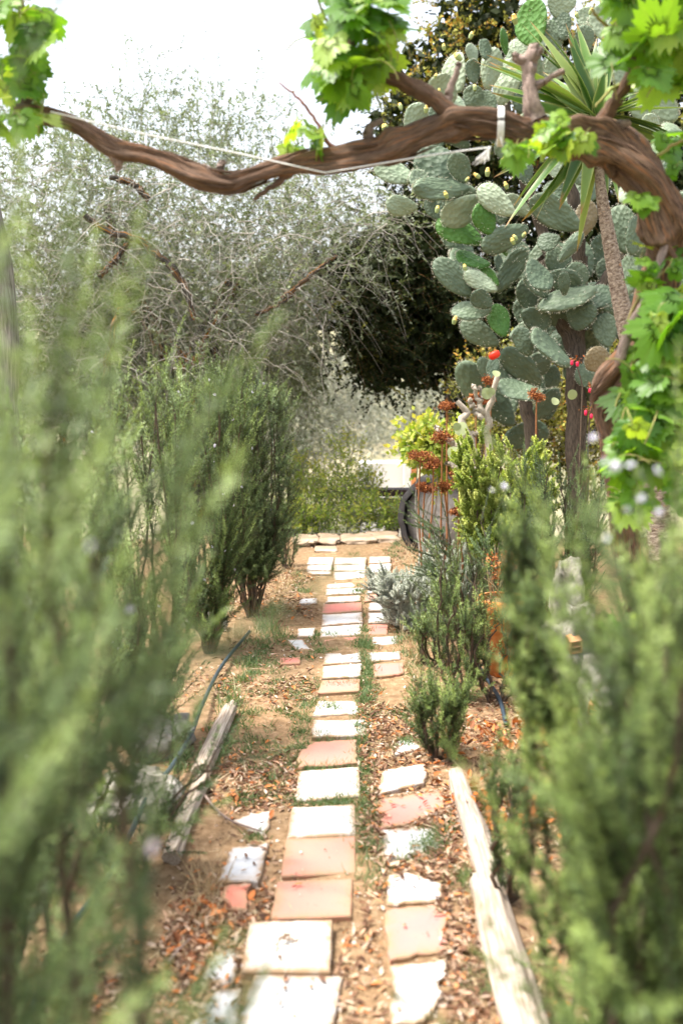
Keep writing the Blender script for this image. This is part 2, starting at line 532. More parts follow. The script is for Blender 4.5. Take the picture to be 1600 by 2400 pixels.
def pad_mat(name, a_, b_, spot):
    m, nt, out = new_mat(name)
    tc = nt.nodes.new("ShaderNodeTexCoord")
    vo = nt.nodes.new("ShaderNodeTexVoronoi")
    vo.inputs["Scale"].default_value = 9.0
    mp = nt.nodes.new("ShaderNodeMapping")
    mp.inputs["Scale"].default_value = (1, 0.25, 1)
    nt.links.new(tc.outputs["Object"], mp.inputs["Vector"])
    nt.links.new(mp.outputs[0], vo.inputs["Vector"])
    vo.inputs["Randomness"].default_value = 0.85
    dist = vo.outputs["Distance"]
    f = noise(nt, 3.0, 5)
    oi = nt.nodes.new("ShaderNodeObjectInfo")
    c = ramp(nt, mth(nt, 'ADD', mth(nt, 'MULTIPLY', f, 0.6), mth(nt, 'MULTIPLY', oi.outputs["Random"], 0.4)), [(0.25, a_), (0.75, b_)])
    k = ramp(nt, dist, [(0.06, (1, 1, 1)), (0.16, (0, 0, 0))])
    c = mixc(nt, mth(nt, 'MULTIPLY', k, 0.55), c, spot)
    sc = noise(nt, 5.0, 6, 0.7)
    c = mixc(nt, ramp(nt, sc, [(0.66, (0, 0, 0)), (0.74, (.75, .75, .75))]), c, (0.24, 0.19, 0.11))
    p = princ(nt, c, 0.55, 0.35)
    bump(nt, dist, 0.22, 0.1, p)
    nt.links.new(p.outputs[0], out.inputs[0])
    return m


M['pad_grey'] = pad_mat("grey-green cactus pad", (0.06, 0.092, 0.055), (0.13, 0.175, 0.105), (0.28, 0.3, 0.22))  # grey-green, darkened in colour for the shade low in the cactus
M['pad_pale'] = pad_mat("pale cactus pad", (0.17, 0.225, 0.14), (0.28, 0.335, 0.225), (0.4, 0.42, 0.3))  # sunlit paleness of the upper pads is put into this colour
M['pad_green'] = pad_mat("young bright green cactus pad", (0.04, 0.12, 0.015), (0.08, 0.19, 0.03), (0.16, 0.26, 0.08))
M['pad_brown'] = pad_mat("browning cactus pad", (0.16, 0.13, 0.07), (0.26, 0.2, 0.11), (0.34, 0.28, 0.18))
M['spine'] = solid("cactus spines", [(0.3, (0.5, 0.48, 0.38)), (0.7, (0.66, 0.64, 0.52))])


def yucca_mat():
    m, nt, out = new_mat("yucca leaf")
    oi = nt.nodes.new("ShaderNodeObjectInfo")
    bk = attr(nt, "bk")                                   # x = across, y = along
    sx = nt.nodes.new("ShaderNodeSeparateXYZ")
    nt.links.new(bk.outputs["Vector"], sx.inputs[0])
    c = ramp(nt, oi.outputs["Random"], [(0.0, (0.035, 0.095, 0.012)), (0.6, (0.07, 0.155, 0.022)), (0.9, (0.16, 0.25, 0.05)), (1, (0.3, 0.36, 0.12))])
    c = mixc(nt, mth(nt, 'MULTIPLY', mth(nt, 'POWER', mth(nt, 'ABSOLUTE', sx.outputs[0]), 6.0), 0.7), c, (0.42, 0.44, 0.16))
    c = mixc(nt, ramp(nt, sx.outputs[1], [(0.86, (0, 0, 0)), (0.97, (1, 1, 1))]), c, (0.3, 0.16, 0.06))
    p = princ(nt, c, 0.4, 0.45)
    tr = nt.nodes.new("ShaderNodeBsdfTranslucent")
    nt.links.new(mixc(nt, 1.0, c, (1.3, 1.3, .5), 'MULTIPLY'), tr.inputs[0])
    mx = nt.nodes.new("ShaderNodeMixShader")
    mx.inputs[0].default_value = 0.2
    nt.links.new(p.outputs[0], mx.inputs[1])
    nt.links.new(tr.outputs[0], mx.inputs[2])
    nt.links.new(mx.outputs[0], out.inputs[0])
    return m


M['yucca'] = yucca_mat()
M['yucca_bark'] = bark("ringed yucca trunk", (0.10, 0.06, 0.04), (0.5, 0.41, 0.32), (0.36, 0.2, 0.1), -0.3, scale=(0.8, 0.8, 42.0), b=1.0)


# ------------------------------------------------------------------ ground
def terrain_z(x, y):
    z = np.where(y < 8.0, 0.0, np.where(y < 8.35, -(y - 8.0) / 0.35 * 0.38, -0.38 - (np.clip(y, 8.35, 14) - 8.35) * 0.135))
    z = z + np.clip(y - 16, 0, 34) * 0.075
    z = z + np.clip(y - 50, 0, 400) * 0.02
    return z


def grid_mesh(xs, ys, zf):
    X, Y = np.meshgrid(xs, ys)
    V = np.stack((X, Y, zf(X, Y)), -1).reshape(-1, 3)
    nx, ny = len(xs), len(ys)
    i, j = np.meshgrid(np.arange(nx - 1), np.arange(ny - 1))
    a = (j * nx + i).ravel()
    return V, np.stack((a, a + 1, a + nx + 1, a + nx), -1)


n2 = Noise(5, 2, 18, 0.6, 3.0)
n2b = Noise(6, 2, 18, 4, 14)


def near_z(x, y):
    p = np.stack((np.ravel(x), np.ravel(y)), -1)
    side = np.clip((np.abs(np.ravel(x) - 0.09 * np.ravel(y) * 0.3) - 0.55) / 0.5, 0, 1)
    z = n2(p) * 0.006 * (1 + 2.5 * side) + n2b(p) * 0.0022
    return z.reshape(np.shape(x)) - 0.004


mb = MB()
V, q = grid_mesh(np.arange(-3.4, 3.61, 0.05), np.arange(0.6, 8.06, 0.05), near_z)
mb.add(V, quads=q)
mb.build("ground", M['soil'], kind='structure')
mb = MB()
xs = np.concatenate((-np.geomspace(300, 4, 22), np.linspace(-3.5, 3.5, 40), np.geomspace(4, 300, 22)))
ys = np.concatenate((-np.geomspace(60, 0.5, 14), np.linspace(0.5, 30, 110), np.geomspace(31, 600, 30)))
n2c = Noise(9, 2, 14, 0.05, 0.6)
V, q = grid_mesh(xs, ys, lambda x, y: terrain_z(x, y) - 0.05 + (n2c(np.stack((x.ravel(), y.ravel()), -1)).reshape(x.shape) * 0.08) * np.clip((y - 8.4) / 3, 0, 1))
mb.add(V, quads=q)
mb.build("terrain", M['far_ground'], kind='structure')
mb = MB()
V, q = grid_mesh(np.linspace(0.1, 2.6, 26), np.linspace(9.4, 12.6, 30), lambda x, y: terrain_z(x, y) + 0.02)
mb.add(V, quads=q)
mb.build("gravel_path", M['gravel'], kind='structure')

# ------------------------------------------------------------------ the tile path
path = bpy.data.objects.new("path", None)
path["kind"] = 'structure'
path.location = tuple(G(745, 1900))
COL.objects.link(path)


def c5(pts):
    return [(300 + x / 1.96, 1200 + y / 1.96) for x, y in pts]


def c6(pts):
    return [(400 + x / 2.24, 1700 + y / 2.24) for x, y in pts]


TILES = [
    ('w', c5([(830, 208), (945, 208), (940, 240), (822, 240)])), ('w', c5([(950, 210), (1095, 208), (1092, 238), (945, 240)])), ('w', c5([(1108, 205), (1205, 205), (1205, 230), (1105, 235)])),
    ('w', c5([(825, 245), (938, 243), (935, 268), (820, 268)])), ('w', c5([(945, 243), (1092, 241), (1090, 267), (945, 270)])), ('w', c5([(1105, 240), (1210, 235), (1205, 270), (1105, 282)])),
    ('w', c5([(945, 275), (1090, 271), (1085, 318), (948, 325)])), ('w', c5([(1110, 292), (1180, 290), (1175, 312), (1108, 318)])), ('w', c5([(825, 273), (935, 272), (932, 286), (850, 284)])),
    ('w', c5([(915, 330), (1083, 322), (1080, 343), (910, 348)])), ('w', c5([(910, 353), (1080, 347), (1072, 372), (905, 380)])), ('w', c5([(1105, 322), (1190, 320), (1185, 345), (1100, 350)])),
    ('w', c5([(1100, 354), (1195, 350), (1190, 366), (1095, 372)])), ('w', c5([(915, 390), (1068, 382), (1068, 408), (905, 416)])), ('w', c5([(790, 398), (870, 395), (868, 418), (785, 420)])),
    ('p', c5([(1088, 385), (1195, 365), (1195, 390), (1085, 412)])), ('p', c5([(895, 422), (1075, 414), (1073, 454), (890, 466)])), ('w', c5([(1105, 416), (1200, 406), (1190, 450), (1103, 455)])),
    ('w', c5([(892, 470), (1075, 459), (1078, 506), (888, 522)])), ('w', c5([(1103, 462), (1195, 460), (1190, 505), (1102, 510)])), ('g', c5([(885, 528), (1075, 513), (1075, 563), (882, 574)])),
    ('p', c5([(1103, 518), (1195, 512), (1190, 560), (1103, 568)])), ('w', c5([(780, 535), (860, 530), (856, 570), (775, 575)])), ('p', c5([(900, 586), (1070, 569), (1068, 618), (878, 630)])),
    ('g', c5([(730, 585), (800, 585), (838, 630), (775, 635)])), ('w', c5([(1120, 575), (1240, 568), (1235, 605), (1118, 610)])), ('w', c5([(905, 650), (1072, 640), (1070, 685), (895, 700)])),
    ('r', c5([(690, 668), (795, 665), (790, 693), (700, 697)])), ('w', c5([(1103, 645), (1250, 640), (1250, 675), (1115, 685)])), ('w', c5([(895, 708), (1075, 695), (1068, 752), (890, 762)])),
    ('p', c5([(1130, 695), (1265, 688), (1265, 740), (1190, 752), (1130, 755)])), ('p', c5([(890, 772), (1065, 766), (1062, 820), (870, 832)])),
    ('w', c5([(870, 865), (1045, 868), (1060, 895), (1075, 925), (850, 935)])), ('w', c5([(850, 955), (1100, 952), (1095, 985), (1080, 1025), (850, 1035)])),
    ('p', c5([(785, 1095), (860, 1055), (1048, 1045), (1055, 1152), (778, 1170)])), ('w', c5([(1230, 1050), (1305, 1045), (1330, 1062), (1345, 1085), (1225, 1110)])),
    ('w', c5([(782, 1190), (1062, 1168), (1065, 1302), (768, 1328)])), ('w', c5([(1165, 1195), (1185, 1182), (1355, 1155), (1375, 1195), (1360, 1240), (1152, 1295)])),
    ('g', c5([(752, 1355), (1045, 1343), (1048, 1478), (730, 1495)])), ('p', c5([(1158, 1315), (1430, 1280), (1455, 1310), (1440, 1370), (1280, 1435), (1158, 1455)])),
    ('w', c5([(480, 1420), (560, 1385), (660, 1370), (635, 1495), (600, 1475)])),
    ('p', c6([(605, 595), (970, 582), (970, 772), (580, 790)])), ('w', c6([(1108, 545), (1380, 535), (1400, 590), (1420, 640), (1260, 690), (1115, 718)])),
    ('g', c6([(300, 680), (330, 640), (515, 620), (465, 818), (240, 815)])), ('p', c6([(560, 815), (955, 797), (948, 1000), (525, 1018)])),
    ('w', c6([(1135, 780), (1250, 768), (1320, 800), (1430, 830), (1410, 920), (1135, 938)])), ('r', c6([(285, 840), (412, 825), (398, 970), (330, 960), (270, 900)])),
    ('c', c6([(415, 1028), (848, 1022), (838, 1290), (370, 1285)])), ('p', c6([(1115, 975), (1380, 940), (1450, 1000), (1430, 1090), (1455, 1180), (1140, 1222)])),
    ('w', c6([(200, 1230), (270, 1180), (350, 1170), (330, 1355), (150, 1350)])), ('g', c6([(440, 1302), (900, 1315), (842, 1640), (330, 1640)])),
    ('w', c6([(1155, 1262), (1435, 1228), (1450, 1290), (1400, 1350), (1430, 1410), (1370, 1490), (1330, 1545), (1160, 1568)])), ('g', c6([(240, 1380), (375, 1370), (340, 1640), (90, 1640), (150, 1480)])),
    ('w', c6([(1165, 1592), (1420, 1560), (1420, 1700), (1165, 1700)])),
]
tile_polys = []


def make_tile(kind, poly, idx):
    top = 0.006 + 0.004 * rng.random()
    thick = 0.03
    if kind == 'c':
        top, thick = 0.018, 0.04
    pts = np.array([G(x, y, top) for x, y in poly])[:, :2]
    tile_polys.append(pts)
    c = pts.mean(0)
    out = []
    n = len(pts)
    for i in range(n):
        a, b = pts[i], pts[(i + 1) % n]
        m = 6
        for k in range(m):
            t = k / m
            pp = a + (b - a) * t
            amp = 0.0007 if n == 4 else 0.0035
            out.append(pp + rng.normal(size=2) * amp)
    o = np.array(out)
    K = len(o)
    inn = c + (o - c) * (1 - 0.004 / np.linalg.norm(o - c, axis=1, keepdims=True))
    tilt = rng.normal(size=2) * 0.006
    zt = lambda p: top + (p - c) @ tilt
    rings = [np.column_stack((o, np.full(K, top - thick))), np.column_stack((o, zt(o) - 0.0035)), np.column_stack((inn, zt(inn)))]
    V = np.vstack(rings + [np.append(c, top)[None]])
    V = V - np.append(c, 0)
    i = np.arange(K)
    j = (i + 1) % K
    q = np.vstack([np.stack((r * K + i, r * K + j, (r + 1) * K + j, (r + 1) * K + i), -1) for r in (0, 1)])
    t = np.stack((2 * K + i, 2 * K + j, np.full(K, 3 * K)), -1)
    area = np.sum(o[:, 0] * np.roll(o[:, 1], -1) - o[:, 1] * np.roll(o[:, 0], -1))
    if area < 0:
        q, t = q[:, ::-1], t[:, ::-1]
    mb = MB()
    eb = np.concatenate((np.ones(3 * K), [0.0]))
    mb.add(V, quads=q, tris=t, smooth=False, bk=np.stack((eb, eb, eb), -1))
    ob = bpy.data.objects.new("paving_tile", mb.mesh("paving_tile", M['tile_' + kind]))
    COL.objects.link(ob)
    ob.parent = path
    ob.location = Vector((c[0], c[1], 0)) - path.location
    return ob


for i, (k, poly) in enumerate(TILES):
    make_tile(k, poly, i)


def inside_tiles(xy, grow=0.0):
    res = np.zeros(len(xy), bool)
    for p in tile_polys:
        c = p.mean(0)
        pp = c + (p - c) * (1 + grow)
        a = pp
        b = np.roll(pp, -1, 0)
        x, y = xy[:, 0:1], xy[:, 1:2]
        cond = (a[:, 1] > y) != (b[:, 1] > y)
        xi = (b[:, 0] - a[:, 0]) * (y - a[:, 1]) / (b[:, 1] - a[:, 1] + 1e-12) + a[:, 0]
        res |= (np.sum(cond & (x < xi), axis=1) % 2 == 1)
    return res


# ------------------------------------------------------------------ stones
def stone_mesh(name, size, mat, seed, nu=18, nv=11, rough=0.18, flat=0.0, sq=0.7, facet=True):
    nz = Noise(seed, 3, 16, 0.25, 1.4)
    th = np.arange(nu) / nu * 2 * math.pi
    ph = np.linspace(-math.pi / 2, math.pi / 2, nv)
    T, Ph = np.meshgrid(th, ph)
    d = np.stack((np.cos(Ph) * np.cos(T), np.cos(Ph) * np.sin(T), np.sin(Ph)), -1).reshape(-1, 3)
    e = np.sign(d) * np.abs(d) ** sq
    rg = np.random.default_rng(seed + 900)
    pn = norm(rg.normal(size=(15, 3)))
    ph_ = .72 + .3 * rg.random(15)
    fac = np.min(ph_ / np.maximum(d @ pn.T, .25), axis=1)[:, None]
    r = (np.minimum(fac, 1.25) if facet else 1) + rough * .5 * nz(d)[:, None] + rough * .25 * Noise(seed + 500, 3, 20, 1.5, 4)(d)[:, None]
    V = e * r * np.asarray(size)
    if flat:
        V[:, 2] = np.clip(V[:, 2], -1e9, size[2] * flat)
    i, j = np.meshgrid(np.arange(nu), np.arange(nv - 1))
    a = (j * nu + i).ravel()
    b = (j * nu + (i + 1) % nu).ravel()
    mb = MB()
    mb.add(V, quads=np.stack((a, b, b + nu, a + nu), -1), smooth=True)
    return mb.mesh(name, mat)


M['edge_stone'] = solid("warm edging stone", [(0.3, (0.24, 0.17, 0.11)), (0.5, (0.38, 0.28, 0.19)), (0.7, (0.5, 0.4, 0.3))], 5, 0.9, 0.2, 0.6, 18)
edge = thing("stone_edging", "row of flat pinkish stones closing the far end of the tile path", "edging", G(800, 1275))
for k, (x0, x1, y) in enumerate([(690, 745, 1270), (742, 800, 1268), (797, 868, 1267), (866, 935, 1262)]):
    a, b = G(x0, y), G(x1, y)
    c = (a + b) / 2
    ob = put("stone", stone_mesh("stone", ((b[0] - a[0]) / 2, 0.14 + 0.05 * rng.random(), 0.022), M['edge_stone'], 50 + k, 40, 12, rough=0.34, flat=0.6, sq=.55, facet=False), edge,
             loc=Vector((c[0], c[1] + 0.02, 0.012)) - edge.location)
    ob.rotation_euler[2] = rng.normal() * 0.08
for k, (x0, x1, y) in enumerate([(735, 790, 1289)]):
    a, b = G(x0, y), G(x1, y)
    c = (a + b) / 2
    put("stone", stone_mesh("stone", ((b[0] - a[0]) / 2, 0.11, 0.012), M['edge_stone'], 70 + k, 40, 12, rough=0.1, flat=0.5, sq=.3, facet=False), edge, loc=Vector((c[0], c[1], 0.005)) - edge.location)

for lab, px, py, sz, sd_ in [
    ("rounded pale rock under the left rosemary, behind the hose bend", 372, 1745, (0.11, 0.13, 0.09), 1),
    ("low pale rock beside the dark hose on the left", 285, 1905, (0.13, 0.12, 0.07), 2),
    ("small flat pale rock lying between the two left rocks", 345, 1832, (0.07, 0.06, 0.04), 3),
    ("crumbly pale rock at the foot of the upright rosemary on the left", 475, 1475, (0.10, 0.10, 0.055), 4),
]:
    g = G(px, py)
    tag(put("rock", stone_mesh("rock", sz, M['rock'], 20 + sd_, 44, 30, 0.2), loc=(g[0], g[1], sz[2] * 0.4)), lab, "rock", "rocks along the left bed")
for lab, px, py, Y, sz, sd_ in [
    ("tall pale weathered rock standing behind the right rosemary", 1325, 1400, 4.35, (0.07, 0.09, 0.17), 5),
    ("mid-height whitish rock leaning on the tall rock on the right", 1350, 1475, 4.2, (0.06, 0.09, 0.12), 6),
    ("cream stone block lying by the hollow bricks on the right", 1432, 1600, 3.9, (0.07, 0.07, 0.06), 7),
    ("long grey rock at the base of the right stone heap", 1330, 1560, 4.3, (0.08, 0.12, 0.14), 8),
    ("grey stone slab deep in the right bed under the vine leaves", 1440, 1660, 3.7, (0.13, 0.13, 0.06), 9),
]:
    g = P(px, py, Y)
    tag(put("rock", stone_mesh("rock", sz, M['rock'], 20 + sd_, 44, 30, 0.24), loc=tuple(g)), lab, "rock", "rocks of the right bed")
# support under the heap so that nothing hovers
for px, py, Y, sz, sd_ in [(1345, 1600, 4.25, (0.16, 0.16, 0.24), 31), (1435, 1680, 3.85, (0.14, 0.13, 0.2), 32)]:
    g = P(px, py, Y)
    tag(put("rock", stone_mesh("rock", sz, M['rock'], sd_, 44, 30, 0.2), loc=(g[0], g[1], 0.08)), ("broad grey base rock carrying the tall rock on the right" if sd_ == 31 else "broad base rock under the cream block in the right bed"), "rock", "rocks of the right bed")


def hollow_brick(lab, px, py, Y, rot):
    g = P(px, py, Y)
    t = thing("hollow_brick", lab, "brick", g, "orange hollow bricks in the right bed")
    w, d, h = 0.026, 0.04, 0.03
    wl_ = 0.006
    mb = MB()

    def bx(x0, x1, y0, y1, z0, z1, mat=0):
        v = np.array([(x, y, z) for z in (z0, z1) for y in (y0, y1) for x in (x0, x1)])
        mb.add(v, quads=[(0, 2, 3, 1), (4, 5, 7, 6), (0, 1, 5, 4), (2, 6, 7, 3), (0, 4, 6, 2), (1, 3, 7, 5)], mat=mat, smooth=False)
    bx(-w, w, -d, d, -h, -h + wl_)
    bx(-w, w, -d, d, h - wl_, h)
    bx(-w, -w + wl_, -d, d, -h + wl_, h - wl_)
    bx(w - wl_, w, -d, d, -h + wl_, h - wl_)
    bx(-w + wl_, w - wl_, -d + .004, d - .004, -wl_ / 2, wl_ / 2)
    bx(-w + wl_, w - wl_, -d * .1, d * .1, wl_ / 2, h - wl_, 1)  # dark plug stands in for the shade deep in the hollow
    bx(-w + wl_, w - wl_, -d * .1, d * .1, -h + wl_, -wl_ / 2, 1)
    o = put("brick_body", mb.mesh("brick_body", [M['brick'], M['cavity_shade']]), t, loc=(0, 0, 0))
    o.rotation_euler = rot


hollow_brick("orange hollow brick wedged among the pale rocks on the right", 1342, 1506, 4.1, (0.25, -.12, 0.12))
hollow_brick("broken pale orange hollow brick at the foot of the cream block", 1400, 1650, 3.75, (0.5, 0.2, -0.5))


# ------------------------------------------------------------------ logs, hose, strings, sticks
def log(name, lab, pts, dz, seed, group, S=28, K=40):
    """pts: (px, py, radius px) lying on the ground"""
    rows = []
    for px, py, r_ in pts:
        g = G(px, py)
        rad = r_ * g[1] / FPX
        g = G(px, py, rad * 0.7)
        rows.append((g[0], g[1], rad * dz, rad))
    s = spline(rows, K)
    nz = Noise(seed, 3, 26, 0.4, 2.6)

    def ridge(sv, th):
        x = np.stack(np.broadcast_arrays(np.cos(th) * 1.3 * np.ones(sv.shape + (1,)), np.sin(th) * 1.3 * np.ones(sv.shape + (1,)), sv[..., None] * 1.2 * np.ones(len(th))), -1)
        v = nz(x.reshape(-1, 3)).reshape(x.shape[:-1])
        crack = np.exp(-((th - 1.9 - 0.25 * np.sin(sv[..., None] * 3)) / 0.13) ** 2)
        return (1 + 0.15 * v - 0.22 * crack) * (1 - .12 * np.abs(np.sin(th)))
    mb = MB()
    tubes(mb, s[:, :3], s[:, 3] * np.where(np.arange(K) == 0, .9, 1), S, cap=True, ridge=ridge)
    return tag(mb.build(name, M['log']), lab, "log", group)


LG = "weathered log edging of the path"
log("log", "bleached log edging the left side of the path below the rosemary, upper piece", [(542, 1655, 17), (510, 1720, 21), (470, 1810, 24)], 0.7, 3, LG)
log("log", "split bleached log edging the left of the path beside the bare tile fragments, lower piece", [(478, 1830, 22), (440, 1905, 23), (402, 2010, 22)], 0.7, 4, LG)
log("log", "cracked pale log edging the right of the path, farther piece beside the pink tile", [(1068, 1815, 24), (1093, 1900, 31), (1122, 1985, 35), (1152, 2080, 37)], 0.7, 5, LG)
log("log", "thick pale log edging the right of the path, nearest piece at the bottom", [(1138, 2062, 38), (1165, 2180, 44), (1198, 2290, 50), (1248, 2460, 56)], 0.7, 6, LG)


def wire(name, lab, cat, pts3, rad, mat, n=40, S=7, group=None, taper=None):
    s = spline(np.array(pts3), n)
    mb = MB()
    r_ = np.full(n, rad) if taper is None else np.linspace(rad, rad * taper, n)
    tubes(mb, s, r_, S)
    return tag(mb.build(name, mat), lab, cat, group)


hz = 0.03
wire("hose", "dark irrigation hose running along the left bed beside the pale rocks", "hose",
     [G(585, 1480, hz), G(520, 1560, hz), G(475, 1650, 0.05), G(448, 1720, 0.06), G(400, 1800, 0.07), G(350, 1860, 0.07), G(322, 1920, 0.06), G(292, 1985, 0.05), G(250, 2060, 0.03), G(150, 2200, 0.03), G(60, 2400, 0.03)], 0.0085, M['hose'], 80)
wire("hose", "short visible length of dark hose on the ground in the right bed", "hose", [G(1120, 1560, 0.0), G(1150, 1605, 0.02), G(1172, 1645, 0.022), G(1185, 1700, 0.0)], 0.009, M['hose'], 24)
wire("hose", "dark hose piece low in the right bed behind the near rosemary", "hose", [G(1380, 2030, 0.02), G(1400, 2090, 0.03), G(1420, 2150, 0.02), G(1450, 2230, 0.0)], 0.009, M['hose'], 24)
YV = 3.0
wire("string", "white twine stretched above the left half of the vine arch", "string", [P(120, 262, YV - .05), P(330, 312, YV - .06), P(560, 360, YV - .05), P(762, 405, YV - .045)], 0.0022, M['string'], 30, 5, "white strings tied to the vine")
wire("string", "white twine stretched below the right half of the vine arch", "string", [P(762, 405, YV - .045), P(900, 382, YV - .05), P(1020, 362, YV - .06), P(1150, 345, YV - .06)], 0.0022, M['string'], 30, 5, "white strings tied to the vine")
mb = MB()
kp = P(1148, 345, YV - .06)
pa, ra = [], []
for k in range(16):
    e = P(1105 + rng.random() * 40, 372 + rng.random() * 18, YV - .06 + rng.normal() * .015)
    pa.append(spline([kp, (kp + e) / 2 + rng.normal(size=3) * .004, e], 6))
    ra.append(np.linspace(.0016, .0012, 6))
tubes(mb, pa, ra, 4)
tag(mb.build("string_tassel", M['string']), "frayed white end of the twine hanging under the vine", "string", "white strings tied to the vine")
mb = MB()
cc = P(1172, 297, YV)
th = np.linspace(0, 2 * math.pi, 26)
rr = 0.051
loop = np.stack((cc[0] + 0.006 * np.sin(th), cc[1] + rr * np.sin(th), cc[2] + rr * np.cos(th)), -1)
for dx in (-.006, 0, .006):
    tubes(mb, loop + np.array((dx, 0, 0)), np.full(26, .004), 5)
tubes(mb, spline([P(1172, 320, YV - .055), P(1176, 336, YV - .055), P(1180, 352, YV - .05)], 8), np.linspace(.004, .001, 8), 5)
o = mb.build("plastic_tie", M['string'])
tag(o, "white tie wrapped once round the thick vine branch", "tie")
wire("stick", "thin bent dry stick pointing at the left white tile fragment", "stick", [G(470, 1850, .03), G(505, 1895, .025), G(545, 1925, .02), G(612, 1948, .018)], .005, M['spur'], 24, 6, taper=.5)
wire("stick", "thin grey stick on shaded soil at the lower left", "stick", [G(395, 2255, .03), G(420, 2225, .03), G(445, 2200, .02)], .004, M['spur'], 16, 5, taper=.5)

# dried seed stalk on the cream slab
ds = thing("dried_stalk", "dark dried seed stalk lying on the cream slab", "twig", G(665, 2205, .032))
for pts in ([(648, 2232), (655, 2205), (682, 2188)], [(652, 2200), (672, 2192), (700, 2212)], [(662, 2198), (690, 2204), (704, 2197)]):
    mb = MB()
    s = spline([G(x, y, .036) for x, y in pts], 8)
    tubes(mb, s, np.linspace(.0022, .001, 8), 5)
    pos = s[rng.integers(0, 8, 16)] + rng.normal(size=(16, 3)) * np.array((.004, .004, .001))
    rhombs(mb, pos, norm(rvec(16) * np.array((1, 1, .3))), .009, .005, rng.random(16) * .3)
    mb.build("sprig", M['dirt_dark'], ds)


# ------------------------------------------------------------------ sprigs and bushes
def sprigs(mb, base, d, L, npm, nl, nw, bend, stem_r, rbase, mat=0, tri=False, smat=1, K=6, splay=(0.3, 0.75), wide=0.45, t0=0.05, tip=0.35):
    T = len(L)
    t = np.linspace(0, 1, K)
    Lc = L[:, None, None]
    C = base[:, None, :] + Lc * (t[None, :, None] * d[:, None, :] + (t[None, :, None] ** 2) * 0.5 * bend[:, None, :])
    tubes(mb, C, stem_r * (1 - 0.7 * t)[None, :] * np.ones((T, 1)), 3, rnd=0.4, mat=smat)
    n = np.maximum((L * npm).astype(int), 4)
    idx = np.repeat(np.arange(T), n)
    N = len(idx)
    u = t0 + (1 - t0) * rng.random(N)
    dd, bb, ll = d[idx], bend[idx], L[idx][:, None]
    pos = base[idx] + ll * (u[:, None] * dd + u[:, None] ** 2 * .5 * bb)
    tan = norm(dd + u[:, None] * bb)
    rad = norm(np.cross(tan, rvec(N)))
    c = splay[0] + (splay[1] - splay[0]) * rng.random(N)
    c = np.clip(c + 0.35 * (u > .9), 0, .97)[:, None]
    nd = norm(tan * c + rad * np.sqrt(1 - c ** 2))
    l = nl * (0.65 + 0.5 * rng.random(N)) * (1 - 0.45 * u ** 4)
    rn = np.clip(rbase[idx] + tip * (u - .6) + rng.normal(size=N) * .10, 0, 1)
    if tri:
        sv = norm(np.cross(nd, tan + 0.6 * rvec(N))) * (nw * .5)
        m_ = pos + nd * l[:, None] * .12
        mb.add(np.stack((m_ - sv, m_ + sv, pos + nd * l[:, None]), 1), tris=np.arange(N * 3).reshape(N, 3), rnd=rn, mat=mat, smooth=False)
    else:
        rhombs(mb, pos, nd, l, nw, rn, mat, side=tan + 0.6 * rvec(N), wide=wide)
    return C


_flower = None


def flower_mesh(mat, key):
    mb = MB()
    for k in range(7):
        a = k * 2.4
        d = norm(np.array([[math.cos(a), math.sin(a), 0.5 + .5 * rng.random()]]))
        rhombs(mb, np.zeros((1, 3)), d, .011, .008, rng.random(1), side=np.array([[0, 0, 1.0]]))
    return mb.mesh("flower", mat)


FLM = flower_mesh(M['flower'], 0)
GLINT = flower_mesh(M['glint_petals'], 1)
DENS = 1.15


